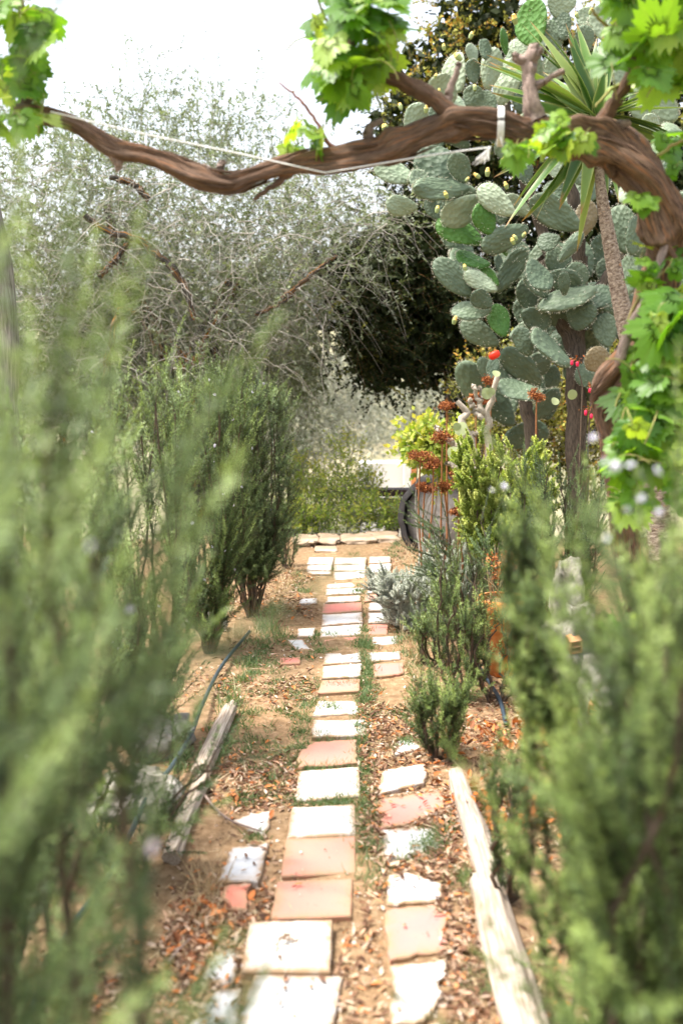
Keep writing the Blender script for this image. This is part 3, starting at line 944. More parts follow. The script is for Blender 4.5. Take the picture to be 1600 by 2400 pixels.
def bush(name, lab, cat, group, x, y, h, rx, ry, nst=8, nsp=30, sl=(0.12, 0.28), mat='rosemary', npm=420, nl=.024, nw=.0024,
         t0=.2, lean=(0, 0), up=0.9, outw=.35, jit=.3, rb=(.25, .75), flowers=0, fscale=1.0, z0=0.0, dens=None, tri=True, stem_r=.006, splay=(0.3, .75), fpos=(), tip=.5, zlo=0.0, upl=.85, smat='rosemary_stem'):
    root = thing(name, lab, cat, (x, y, z0), group)
    B = np.array((x, y, z0))
    bases, dirs, rbs = [], [], []
    nsp = int(nsp * (dens or DENS))
    npm = npm * 1.75
    nw = nw * 1.25
    nl = nl * 1.08
    for i in range(nst):
        a = (i + .7 * rng.random()) / nst * 2 * math.pi
        u = math.sqrt(0.15 + .85 * rng.random())
        tipp = B + np.array((rx * u * math.cos(a) + lean[0], ry * u * math.sin(a) + lean[1], h * (upl + (1 - upl) * rng.random()) * (1 - .12 * u) - .1))
        mid = B + np.array((rx * u * math.cos(a) * .75 + lean[0] * .35, ry * u * math.sin(a) * .75 + lean[1] * .35, h * .38)) + rng.normal(size=3) * .03
        s0 = B + np.array((math.cos(a), math.sin(a), 0)) * .02
        s0[2] = z0 - .02
        s = spline([s0, s0 * .5 + mid * .5 + np.array((0, 0, -.05)), mid, tipp], 16)
        s[2:-1] += rng.normal(size=(13, 3)) * .008
        mb = MB()
        tubes(mb, s, stem_r * np.linspace(1.6, .5, 16), 6)
        mb.build("stem", M['rosemary_stem'], root)
        m = nsp
        f = t0 + (1 - t0) * rng.random(m) ** .85
        ii = np.clip((f * 15).astype(int), 0, 14)
        fr = (f * 15 - ii)[:, None]
        pos = s[ii] * (1 - fr) + s[ii + 1] * fr
        pos[0] = s[-1]
        ok = pos[:, 2] > zlo
        pos = pos[ok]
        m = len(pos)
        o_ = pos - (B + np.array((lean[0] * .5, lean[1] * .5, 0)))
        o_[:, 2] = 0
        dv = norm(np.array((0, 0, up)) + norm(o_ + 1e-6) * outw * (0.3 + rng.random((m, 1))) + rng.normal(size=(m, 3)) * jit)
        bases.append(pos)
        dirs.append(dv)
        rbs.append(rb[0] - .15 + (rb[1] - rb[0] + .3) * np.clip(rng.random(m) * .75 + .25 * (rng.random() + rng.random(m) * .2), 0, 1))
    base, d, rbv = np.concatenate(bases), np.concatenate(dirs), np.concatenate(rbs)
    L = sl[0] + (sl[1] - sl[0]) * rng.random(len(base))
    bend = np.array((0, 0, .35)) + rng.normal(size=(len(base), 3)) * .22
    mb = MB()
    sprigs(mb, base, d, L, npm, nl, nw, bend, .0016, rbv, splay=splay, tip=tip, K=4, tri=tri)
    mb.build("foliage", [M[mat], M[smat]], root, kind='stuff')
    spots = []
    for k in range(flowers):
        j = rng.integers(len(base))
        u = .5 + .4 * rng.random()
        spots.append((base[j] + L[j] * (u * d[j] + u * u * .5 * bend[j]) + rng.normal(size=3) * .006, fscale, FLM))
    for p_, sc, mm in fpos:
        spots.append((p_, sc * .62, mm))
    for p_, sc, mm in spots:
        o = bpy.data.objects.new("flower", mm)
        COL.objects.link(o)
        o.parent = root
        o.location = Vector(p_) - root.location
        o.rotation_euler = tuple(rng.random(3) * 6)
        o.scale = (sc,) * 3
    return root


RG = "rosemary bushes along the path"
# left hedge, nearest first
bush("rosemary_bush", "nearest tall rosemary at the far left, a soft blur rising above all its neighbours", "bush", RG, -.36, .95, 1.72, .14, .16, 8, 26, (.18, .36), 'rosemary_pale', 380, .026, .0028,
     t0=.36, dens=1.1, stem_r=.008, flowers=0, rb=(.2, .95), upl=.7, fpos=[(P(348, 1983, .80), 1.5, GLINT), (P(205, 1280, .85), 1.1, FLM), (P(95, 1805, .8), 1.3, FLM), (P(40, 1912, .8), 1.1, FLM)])  # first spot imitates a droplet highlight with petals
bush("rosemary_bush", "second rosemary from the camera on the left, leaning over the rocks and hose", "bush", RG, -.69, 1.42, 1.42, .25, .3, 10, 30, (.14, .28), 'rosemary_pale', 420, .026, .0026,
     dens=1.0, stem_r=.008, t0=.25, lean=(.05, 0), rb=(.15, .8), flowers=4, fpos=[(P(305, 1425, 1.3), 1.2, FLM)])
bush("rosemary_bush", "dense rosemary in the middle of the left hedge with shaded lower branches", "bush", RG, -.84, 2.1, 1.26, .3, .35, 11, 26, (.14, .3), 'rosemary', 430, .025, .0025, t0=.15, lean=(.03, 0), flowers=6, rb=(.15, .7))
bush("rosemary_bush", "light green rosemary of the left hedge, third row back with yellowish tips", "bush", RG, -.86, 2.75, 1.38, .25, .3, 11, 32, (.14, .3), 'rosemary_pale', 430, .025, .0025, t0=.2, flowers=6, rb=(.3, .95))
bush("rosemary_bush", "rosemary with white flowers behind the light green one on the left", "bush", RG, -.74, 3.7, 1.55, .26, .3, 12, 34, (.12, .26), 'rosemary_pale', 440, .025, .0023, t0=.12, flowers=24, rb=(.25, .85))
bush("rosemary_bush", "taller flowering rosemary standing just left of the sharp upright one", "bush", RG, -.66, 4.9, 1.58, .24, .28, 15, 42, (.12, .24), 'rosemary', 500, .024, .0022, t0=.1, flowers=26, rb=(.25, .85))
bb_ = G(590, 1440)
bush("rosemary_bush", "sharp upright column of dark rosemary on bare orange stems left of the path", "bush", RG, bb_[0], bb_[1], 1.55, .25, .22, 24, 72, (.07, .17), 'rosemary_pale', 470, .020, .0021, t0=.13, outw=.75, jit=.4, splay=(.0, .65), dens=1.45, flowers=5, rb=(.1, .65), stem_r=.0052, zlo=.2, lean=(-.05, 0))
g_ = G(690, 1330)
bush("rosemary_bush", "small drooping rosemary shoot right of the upright rosemary's stems", "bush", RG, g_[0] - .06, g_[1], .35, .1, .1, 5, 12, (.06, .14), 'rosemary_dark', 560, .02, .002, t0=.3)
g_ = P(560, 1640, 2.55)
bush("rosemary_bush", "low dark rosemary branch reaching out over the upper left log", "bush", RG, -.66, 2.75, .55, .22, .18, 5, 14, (.1, .2), 'rosemary_dark', 460, .024, .0025, t0=.3, lean=(.2, 0), up=.5, dens=1)

# right side
bush("rosemary_bush", "nearest rosemary at the right edge with pale lilac flowers on top", "bush", RG, .50, 1.28, 1.45, .15, .2, 13, 30, (.14, .3), 'rosemary', 400, .025, .0027, t0=.25, rb=(.25, 1.0), upl=.82, dens=1.3, stem_r=.008,
     fpos=[(P(1385, 1022, 1.35), 1.2, FLM), (P(1412, 1085, 1.3), 1.2, FLM), (P(1440, 1092, 1.3), 1.5, FLM), (P(1478, 1095, 1.3), 1.3, FLM), (P(1535, 1108, 1.3), 1.5, FLM), (P(1500, 1165, 1.3), 1.1, FLM), (P(1470, 1190, 1.3), 1.0, FLM), (P(1545, 1200, 1.3), 1.0, FLM), (P(1420, 1260, 1.3), .9, FLM)])
bush("rosemary_bush", "thin blurred rosemary in front of the terracotta pot", "bush", RG, .475, 1.72, 1.42, .035, .06, 8, 28, (.06, .13), 'rosemary', 480, .024, .0025, rb=(.3, 1.0), up=1.3, jit=.22, stem_r=.0035, t0=.5, lean=(-.15, 0), upl=.78, dens=1.1, fpos=[(P(1180, 1140, 1.7), 1.1, FLM), (P(1150, 1150, 1.7), .8, FLM)])
bush("rosemary_bush", "rosemary crowding the lower right corner behind the thick log", "bush", RG, .66, 1.9, .72, .24, .3, 13, 28, (.1, .22), 'rosemary', 430, .024, .0025, t0=.15, rb=(.2, .95), dens=.85)
bush("rosemary_bush", "tall rosemary at the right edge hiding the foot of the vine trunk", "bush", RG, .68, 1.75, 1.34, .17, .2, 12, 30, (.12, .26), 'rosemary', 400, .025, .0026, t0=.2, rb=(.25, 1.0), upl=.8, dens=1.3)
bush("rosemary_bush", "low rosemary shoots rising at the middle of the right log", "bush", RG, .435, 2.55, .58, .035, .08, 4, 13, (.07, .14), 'rosemary', 460, .024, .0024, up=1.2, jit=.22, t0=.1, rb=(.25, .85), dens=1)
g_ = G(1075, 1640)
bush("rosemary_bush", "spindly rosemary with bare twigs left of the terracotta pot", "bush", RG, g_[0], g_[1], .78, .12, .12, 9, 18, (.07, .16), 'rosemary', 520, .02, .0021, t0=.35, rb=(.3, .9), upl=.6, dens=.75)
g_ = G(1040, 1775)
bush("rosemary_bush", "small fresh green rosemary tuft at the right edge of the path", "bush", RG, g_[0], g_[1], .34, .1, .1, 8, 16, (.08, .16), 'rosemary', 560, .021, .0022, t0=.15, rb=(.4, .95), dens=1.3)
g_ = G(1165, 1640)
bush("rosemary_bush", "straggly rosemary stems in front of the pot's foot", "bush", RG, g_[0], g_[1], .5, .14, .12, 7, 14, (.08, .16), 'rosemary', 500, .021, .0022, t0=.35, rb=(.3, .95), dens=.6)
g_ = G(1130, 1590)
bush("rosemary_bush", "fresh light green rosemary growing close in front of the terracotta pot", "bush", RG, g_[0] - .05, g_[1], .42, .09, .10, 6, 14, (.06, .12), 'rosemary', 520, .021, .0022, t0=.2, rb=(.35, 1.0), dens=.8)
g_ = G(1010, 1560)
bush("rosemary_bush", "low feathery green tuft between the silver bush and the path edge grass", "bush", RG, g_[0] + .02, g_[1], .34, .08, .08, 7, 14, (.06, .13), 'rosemary_pale', 520, .02, .0022, t0=.15, rb=(.3, 1.0), dens=1.1)
bush("rosemary_bush", "dark fine-leaved rosemary under the vine trunk, one shoot standing tall", "bush", RG, 1.05, 4.75, 1.2, .24, .2, 14, 40, (.08, .2), 'rosemary_dark', 620, .015, .0024, t0=.15, rb=(.1, .8), upl=.7)
bush("rosemary_bush", "sprawling dark rosemary arching down above the silver bush", "bush", RG, .74, 5.0, .82, .32, .16, 10, 26, (.1, .24), 'rosemary_dark', 620, .015, .0024, t0=.2, up=.3, outw=.9, rb=(.1, .8), lean=(-.06, 0), flowers=5)
bush("rosemary_bush", "rosemary filling the right bed behind the near flowering one", "bush", RG, .95, 2.5, .95, .2, .25, 10, 28, (.12, .24), 'rosemary', 430, .024, .0025, t0=.2, rb=(.2, .8), dens=.9)

# yellow-green sedum, silver bush
SH = "low shrubs of the right bed"
bush("succulent_bush", "yellow-green fleshy-leaved bush glowing under the cactus", "shrub", SH, .87, 5.35, 1.22, .30, .24, 26, 34, (.05, .10), 'sedum', 900, .017, .008, t0=.62, up=.8, outw=.5, jit=.4, rb=(.2, .9), upl=.72, splay=(.2, .6), dens=1.1)
g_ = G(965, 1490)
bush("silver_bush", "rounded silver-grey cushion bush spilling onto the path's right edge", "shrub", SH, g_[0] - .01, g_[1] + .17, .43, .2, .18, 24, 34, (.05, .10), 'silver', 950, .014, .006, t0=.1, up=.7, outw=.7, jit=.35, upl=.7, splay=(.3, .8), dens=1.3, smat='twig')
g_ = G(1065, 1470)
bush("silver_bush", "second silver-grey bush behind the spindly rosemary", "shrub", SH, g_[0], g_[1] + .25, .50, .16, .15, 16, 30, (.05, .12), 'silver', 1000, .014, .006, t0=.2, up=.8, outw=.6, jit=.35, upl=.7, splay=(.3, .8), dens=1.2, smat='twig')


# ------------------------------------------------------------------ leafy crowns
def crown_points(blobs, n):
    """blobs: (px, py, rx px, ry px, Y, depth radius m, weight)"""
    w = np.array([b[2] * b[3] * b[6] for b in blobs], float)
    k = rng.choice(len(blobs), n, p=w / w.sum())
    c = np.array([P(b[0], b[1], b[4]) for b in blobs])[k]
    rad = np.array([(b[2] * mpx(b[4]), b[5], b[3] * mpx(b[4])) for b in blobs])[k]
    d = rvec(n) * (rng.random((n, 1)) ** (1 / 2.4))
    return c + d * rad, d


def leafy(mb, pts, d, nleaf, ll, lw, twig, droop, rb, tw_mat=1, out=.6, wide=.45, up=.2):
    n = len(pts)
    dv = norm(d * out + rng.normal(size=(n, 3)) * .6 + np.array((0, 0, 1.0)) * (up - droop)[:, None])
    L = twig * (.6 + .8 * rng.random(n))
    bend = np.stack((np.zeros(n), np.zeros(n), -droop * .9), -1) + rng.normal(size=(n, 3)) * .25
    sprigs(mb, pts, dv, L, nleaf / twig, ll, lw, bend, .0022, rb, smat=tw_mat, K=3, splay=(.35, .85), wide=wide, tip=.15)


olive = thing("olive_tree", "big grey-green olive tree filling the upper left behind the vine arch", "tree", (-1.4, 9.2, terrain_z(0, 9.2)))
BL = [(90, 520, 260, 230, 9.0, 1.1, 1), (330, 470, 260, 220, 9.4, 1.2, 1), (560, 500, 260, 190, 9.0, 1.1, 1), (760, 560, 180, 170, 8.7, .8, 1.1), (460, 700, 340, 200, 9.0, 1.1, 1),
      (670, 760, 120, 180, 9.0, .8, 1), (180, 780, 280, 220, 9.0, 1.0, .9), (-220, 600, 300, 420, 9.6, 1.4, .8), (640, 870, 110, 120, 9.2, .6, .8), (430, 880, 200, 120, 9.2, .8, .7),
      (380, 290, 130, 140, 9.6, .7, .5), (560, 330, 130, 120, 9.6, .7, .5), (200, 330, 120, 120, 9.6, .7, .5)]
BL += [(200, 960, 300, 150, 9.3, .9, 1), (520, 1000, 160, 140, 9.3, .6, .8), (-150, 1000, 250, 180, 9.5, .9, .7), (330, 780, 330, 200, 10.2, .8, 1)]
cen, _ = crown_points(BL, 1500)
pts, d = crown_points(BL, 9300)
ck = rng.integers(0, 1500, 6200)
pts[:6200] = cen[ck] + rng.normal(size=(6200, 3)) * np.array((.13, .13, .11))
d[:6200] = norm(pts[:6200] - cen[ck])
clr = np.concatenate((rng.random(1500)[ck] * .45, rng.random(len(pts) - 6200) * .3))
zz = np.clip((pts[:, 2] - 1.2) / 2.6, 0, 1)
mb = MB()
leafy(mb, pts, d, 15, .054, .0135, .26, .75 - .75 * zz, np.clip(.15 + .35 * rng.random(len(pts)) + clr, 0, 1))
# tall sparse shoots against the sky
sp = [(390, 95, 420), (365, 120, 430), (260, 130, 400), (330, 170, 430), (430, 190, 430), (500, 70, 400), (505, 160, 420), (585, 165, 420), (560, 230, 430), (640, 200, 430), (230, 200, 400), (190, 230, 420),
      (290, 100, 400), (455, 130, 420), (150, 260, 420), (615, 250, 430), (680, 250, 450), (410, 150, 420), (345, 60, 400), (480, 210, 430)]
tb, td, tl = [], [], []
for x, y, y0 in sp:
    for _ in range(3):
        Y = 9.4 + rng.normal() * .3
        e = P(x + rng.normal() * 18, y + abs(rng.normal()) * 40, Y)
        b_ = P(x + rng.normal() * 25, y0, Y)
        tb.append(b_)
        td.append((e - b_) / np.linalg.norm(e - b_))
        tl.append(np.linalg.norm(e - b_))
tb, td, tl = np.array(tb), np.array(td), np.array(tl)
sprigs(mb, tb, td, tl, 46, .048, .011, rng.normal(size=(len(tl), 3)) * .12, .0035, np.full(len(tl), .6), K=7, splay=(.45, .85), tip=.1)
inn, _ = crown_points([(430, 820, 330, 150, 10.3, .5, 1.2), (680, 850, 100, 110, 9.9, .4, 1), (200, 900, 300, 180, 10.2, .5, 1), (640, 700, 220, 130, 10.2, .5, .7), (-100, 900, 250, 250, 10.4, .5, .7), (300, 620, 330, 130, 10.4, .5, .6)], 9000)
rhombs(mb, inn, rvec(len(inn)), .11, .045, .5 * rng.random(len(inn)))
mb.build("crown", [M['olive'], M['twig']], olive)
# hanging bare twigs
mb = MB()
npt = 750
hx, hy = rng.uniform(-20, 920, npt), rng.uniform(380, 860, npt)
keep = ~((hx > 780) & (hy > 560)) & (hx + hy < 1540)
hx, hy = hx[keep], hy[keep]
Yh = 8.2 + rng.normal(size=len(hx)) * .35
b_ = np.array([P(x, y, Y) for x, y, Y in zip(hx, hy, Yh)])
L = .25 + .5 * rng.random(len(hx))
d0 = norm(rng.normal(size=(len(hx), 3)) * np.array((1, .5, .4)) + np.array((.1, 0, .15)))
t = np.linspace(0, 1, 8)[None, :, None]
C = b_[:, None] + L[:, None, None] * (t * d0[:, None] + np.array((0, 0, -.75)) * t ** 2 * (0.5 + rng.random((len(hx), 1, 1)))) + rng.normal(size=(len(hx), 8, 3)) * .012
tubes(mb, C, np.linspace(1, .35, 8)[None, :] * (.0018 + .0035 * rng.random((len(hx), 1)) ** 3), 3, rnd=rng.random(len(hx)))
mb.build("twig", M['twig'], olive, kind='stuff')


def limb(root, name, pts, Y, mat, n=30, S=9, dy=0.0):
    rows = [np.append(P(x, y, Y + dy * k), r_ * mpx(Y)) for k, (x, y, r_) in enumerate(pts)]
    if name == "trunk":
        gz = float(terrain_z(0.0, np.array(Y))) - .06
        if rows[0][2] > gz:
            rows.insert(0, np.array((rows[0][0] + .01, rows[0][1], gz, rows[0][3] * 1.15)))
    s = spline(rows, n)
    nz = Noise(int(rng.integers(1e6)), 3, 12, .4, 2)
    s[1:-1, :3] += rng.normal(size=(n - 2, 3)) * .006
    mb = MB()
    tubes(mb, s[:, :3], s[:, 3], S)
    return mb.build(name, mat, root)


for pts in ([(200, 505, 7), (250, 540, 7), (320, 560, 8), (370, 600, 9), (410, 635, 9), (440, 690, 8), (455, 750, 8)],
            [(790, 600, 3), (760, 620, 4), (700, 668, 5), (660, 700, 5)],
            [(300, 570, 6), (270, 610, 6), (235, 650, 6)], [(320, 730, 7), (270, 760, 8), (220, 1100, 9)],
            [(260, 415, 6), (310, 430, 7), (350, 470, 7)], [(600, 735, 5), (640, 720, 4), (690, 690, 3)]):
    limb(olive, "branch", pts, 8.15, M['olive_bark'])
limb(olive, "trunk", [(455, 1260, 70), (460, 1000, 55), (470, 850, 40), (500, 760, 26), (560, 640, 16)], 9.2, M['olive_bark'], 40, 14)
limb(olive, "branch", [(465, 900, 36), (380, 800, 24), (300, 660, 16), (250, 480, 9)], 9.2, M['olive_bark'])

oak = thing("dense_tree", "dark evergreen tree behind the cactus with a black shaded underside and yellowish top", "tree", (1.2, 10.6, terrain_z(0, 10.6)))
BO = [(940, 640, 170, 170, 9.7, .8, 1.2), (1000, 790, 190, 150, 9.9, .9, 1.2), (880, 760, 100, 150, 9.7, .6, 1), (1180, 780, 200, 200, 10.2, 1.0, 1), (1330, 650, 260, 300, 10.4, 1.0, 1),
      (1000, 200, 110, 130, 10.2, .7, .9), (1130, 80, 150, 150, 10.4, .8, 1), (950, 330, 110, 160, 10.2, .7, .8), (1100, 400, 160, 250, 10.5, .9, 1), (1400, 250, 260, 260, 10.6, 1.0, .9), (1600, 500, 280, 380, 10.4, 1.2, 1),
      (1550, 850, 250, 200, 10.0, 1.0, 1), (1000, 560, 130, 130, 9.9, .6, 1)]
BO += [(850, 730, 90, 160, 8.9, .35, 1.1), (900, 850, 100, 90, 9.2, .4, 1), (790, 640, 70, 90, 9.0, .3, .8), (1350, 900, 260, 200, 10.0, .9, 1), (1150, 950, 120, 120, 10.0, .6, .6)]
pts, d = crown_points(BO, 6600)
mb = MB()
hgt = np.clip((pts[:, 2] - 2.9) / 1.3, 0, 1)  # leaf colour by height carries yellow new growth and the sunlit top
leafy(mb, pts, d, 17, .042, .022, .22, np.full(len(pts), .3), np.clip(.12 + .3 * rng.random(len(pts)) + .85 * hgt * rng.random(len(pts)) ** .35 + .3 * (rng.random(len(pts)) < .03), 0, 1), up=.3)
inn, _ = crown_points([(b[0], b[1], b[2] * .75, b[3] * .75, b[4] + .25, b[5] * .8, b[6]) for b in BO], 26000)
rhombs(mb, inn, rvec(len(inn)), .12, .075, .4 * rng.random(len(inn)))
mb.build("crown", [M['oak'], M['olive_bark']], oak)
limb(oak, "trunk", [(1080, 1240, 60), (1090, 1000, 52), (1080, 800, 44), (1050, 640, 30), (1020, 450, 14)], 10.7, M['olive_bark'], 30, 12)
limb(oak, "branch", [(1080, 800, 30), (1180, 600, 24), (1260, 380, 14)], 10.7, M['olive_bark'])


def tree(lab, mat, blobs, trunk, Y, n, leaf=(.05, .018), name="olive_tree", group="trees beyond the garden", nl=14, tw=.3):
    b0 = P(trunk[0][0], trunk[0][1], Y)
    r_ = thing(name, lab, "tree", (b0[0], Y, float(terrain_z(0.0, np.array(Y)))), group)
    pts, d = crown_points(blobs, n)
    mb = MB()
    leafy(mb, pts, d, nl, leaf[0], leaf[1], tw, np.full(len(pts), .25), .1 + .8 * rng.random(len(pts)))
    mb.build("crown", [mat, M['twig']], r_)
    limb(r_, "trunk", trunk, Y, M['olive_bark'], 16, 8)
    return r_


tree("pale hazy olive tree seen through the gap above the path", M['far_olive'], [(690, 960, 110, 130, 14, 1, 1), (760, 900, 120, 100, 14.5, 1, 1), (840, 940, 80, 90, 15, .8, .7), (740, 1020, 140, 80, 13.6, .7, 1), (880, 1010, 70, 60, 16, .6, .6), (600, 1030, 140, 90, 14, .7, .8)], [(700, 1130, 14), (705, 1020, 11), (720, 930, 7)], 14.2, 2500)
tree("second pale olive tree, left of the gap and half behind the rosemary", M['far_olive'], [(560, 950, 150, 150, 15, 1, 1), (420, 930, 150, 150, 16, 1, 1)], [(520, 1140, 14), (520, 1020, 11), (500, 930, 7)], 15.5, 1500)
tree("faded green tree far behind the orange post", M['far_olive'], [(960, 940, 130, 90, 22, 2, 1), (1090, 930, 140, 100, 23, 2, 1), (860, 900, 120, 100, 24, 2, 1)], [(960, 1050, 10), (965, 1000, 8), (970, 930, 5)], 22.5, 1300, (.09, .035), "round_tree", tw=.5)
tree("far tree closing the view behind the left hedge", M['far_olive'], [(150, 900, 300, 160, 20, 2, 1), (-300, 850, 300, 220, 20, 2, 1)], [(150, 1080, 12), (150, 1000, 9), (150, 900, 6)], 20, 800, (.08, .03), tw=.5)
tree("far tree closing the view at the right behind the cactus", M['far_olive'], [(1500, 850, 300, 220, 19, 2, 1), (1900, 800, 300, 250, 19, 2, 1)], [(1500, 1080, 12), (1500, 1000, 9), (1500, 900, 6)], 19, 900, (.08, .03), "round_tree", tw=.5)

# bare grey trunk at the far left edge
lt = thing("bare_tree", "grey weathered tree trunk cut by the left edge of the photo", "tree trunk", P(0, 1000, 5.6) * np.array((1, 1, 0)))
mb = MB()
rows = [np.append(P(x, y, 5.6), r_ * mpx(5.6)) for x, y, r_ in [(30, 1750, 40), (22, 1400, 36), (16, 960, 30), (10, 800, 30), (-4, 640, 30), (-14, 540, 24), (-40, 430, 20), (-120, 300, 16)]]
s = spline(rows, 60)
nzt = Noise(77, 3, 16, .5, 2.0)


def bark_ridge(nz, amp, fs=3.0, ft=1.6):
    def f(sv, th):
        x = np.stack(np.broadcast_arrays(np.cos(th) * ft * np.ones(sv.shape + (1,)), np.sin(th) * ft * np.ones(sv.shape + (1,)), sv[..., None] * fs * np.ones(len(th))), -1)
        return 1 + amp * nz(x.reshape(-1, 3)).reshape(x.shape[:-1])
    return f


tubes(mb, s[:, :3], s[:, 3], 20, ridge=bark_ridge(nzt, .1, 1.5))
mb.build("trunk", M['grey_bark'], lt)


# shrubs at the end of the path
def leaf_shrub(lab, blobs, mat, n, base, leaf=(.03, .016), group="leafy shrubs at the path's end", name="leafy_shrub", nl=12, tw=.16):
    r_ = thing(name, lab, "shrub", base, group)
    pts, d = crown_points(blobs, n)
    mb = MB()
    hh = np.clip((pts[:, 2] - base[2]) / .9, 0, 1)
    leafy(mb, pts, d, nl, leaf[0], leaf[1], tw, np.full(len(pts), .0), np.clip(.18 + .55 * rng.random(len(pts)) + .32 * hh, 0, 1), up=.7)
    for k in range(7):
        j = rng.integers(len(pts))
        b0 = np.array(base) + np.array((rng.normal() * .1, rng.normal() * .08, -.02))
        s = spline([b0, (b0 + pts[j]) / 2 + rng.normal(size=3) * .05, pts[j]], 10)
        m2 = MB()
        tubes(m2, s, np.linspace(.007, .003, 10), 5)
        m2.build("stem", M['twig'], r_)
    mb.build("foliage", [mat, M['twig']], r_, kind='stuff')


zb = float(terrain_z(0.0, np.array(8.7)))
leaf_shrub("lime green shrub with thin upright twigs at the end of the path", [(795, 1165, 85, 60, 8.7, .3, 1), (805, 1085, 45, 60, 8.7, .15, .5), (860, 1160, 40, 50, 8.7, .25, .8), (745, 1175, 45, 50, 8.7, .2, .7)], M['shrub'], 520, (P(795, 1200, 8.7)[0], 8.7, zb))
leaf_shrub("smaller yellow-tipped shrub left of the lime green one", [(715, 1150, 50, 70, 9.0, .25, 1), (690, 1120, 40, 50, 9.0, .2, .5)], M['shrub'], 240, (P(710, 1200, 9.0)[0], 9.0, zb - .05))
leaf_shrub("low spreading bright green plant just past the stone edging on the left", [(720, 1225, 60, 30, 8.35, .15, 1), (690, 1215, 30, 30, 8.35, .15, 1)], M['shrub'], 330, (P(715, 1240, 8.35)[0], 8.35, zb), name="ground_plant")
leaf_shrub("low yellow-flowered green plant just past the stone edging on the right", [(870, 1215, 80, 35, 8.4, .2, 1), (930, 1220, 40, 30, 8.4, .2, .7)], M['shrub'], 400, (P(880, 1240, 8.4)[0], 8.4, zb), name="ground_plant")
leaf_shrub("dark green leafy plant behind the rusty flower stalks", [(1010, 1060, 45, 45, 6.6, .15, 1), (985, 1040, 30, 30, 6.6, .15, .6), (1060, 1100, 40, 60, 6.6, .15, .8)], M['shrub'], 220, (P(1020, 1300, 6.6)[0], 6.6, 0), leaf=(.06, .03), name="leafy_plant", group="plants of the right bed")

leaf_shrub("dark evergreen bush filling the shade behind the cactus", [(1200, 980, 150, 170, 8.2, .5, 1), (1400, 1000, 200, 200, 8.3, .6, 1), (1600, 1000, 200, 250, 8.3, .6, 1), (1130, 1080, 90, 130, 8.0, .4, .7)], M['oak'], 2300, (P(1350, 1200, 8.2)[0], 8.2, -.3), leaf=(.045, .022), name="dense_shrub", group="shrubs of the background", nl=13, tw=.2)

# pale building bits past the garden
wallY = 13.0


def boxmesh(name, mat, x0, x1, y0, y1, z0, z1, bev=.004):
    mb = MB()
    v = np.array([(x, y, z) for z in (z0, z1) for y in (y0, y1) for x in (x0, x1)])
    mb.add(v, quads=[(0, 2, 3, 1), (4, 5, 7, 6), (0, 1, 5, 4), (2, 6, 7, 3), (0, 4, 6, 2), (1, 3, 7, 5)], smooth=False)
    return mb.mesh(name, mat)


a, b = P(840, 1085, wallY), P(962, 1112, wallY)
zt_ = float(terrain_z(0.0, np.array(wallY)))
tag(put("low_wall", boxmesh("low_wall", M['white_wall'], a[0], b[0], wallY, wallY + .3, zt_ - .1, a[2])), "low white wall beyond the garden next to the orange post", "wall")
a, b = P(947, 1022, wallY - .2), P(962, 1112, wallY - .2)
pst = thing("gate_post", "orange and white painted post standing at the end of the white wall", "post", ((a[0] + b[0]) / 2, wallY - .2, zt_))
put("white_face", boxmesh("white_face", M['white_wall'], a[0] - (a[0] + b[0]) / 2, b[0] - (a[0] + b[0]) / 2, -.05, .1, -.1, a[2] - zt_), pst, loc=(0, 0, 0))
w_ = 14 * mpx(wallY)
x_ = b[0] - (a[0] + b[0]) / 2 + .003
put("orange_face", boxmesh("orange_face", M['orange_paint'], x_, x_ + w_, -.04, .1, -.1, a[2] - zt_ + .03), pst, loc=(0, 0, 0))
put("orange_arm", boxmesh("orange_arm", M['orange_paint'], x_ + w_ + .003, x_ + w_ + .16, -.03, .05, a[2] - zt_ - .14, a[2] - zt_ - .06), pst, loc=(0, 0, 0))

rail = thing("bench_rail", "dark wooden rails beside the dark-rimmed round stone at the path's end", "rail", (P(900, 1200, 8.9)[0], 8.9, zb))
for x0, x1, y0, y1 in ((845, 985, 1148, 1164), (845, 975, 1172, 1185), (905, 935, 1187, 1250)):
    a, b = P(x0, y0, 8.9), P(x1, y1, 8.9)
    nm = "plank" if y1 < 1200 else "leg"
    m_ = boxmesh(nm, M['dark_wood'], a[0], b[0], 8.9, 9.05, b[2], a[2])
    put(nm, m_, rail)

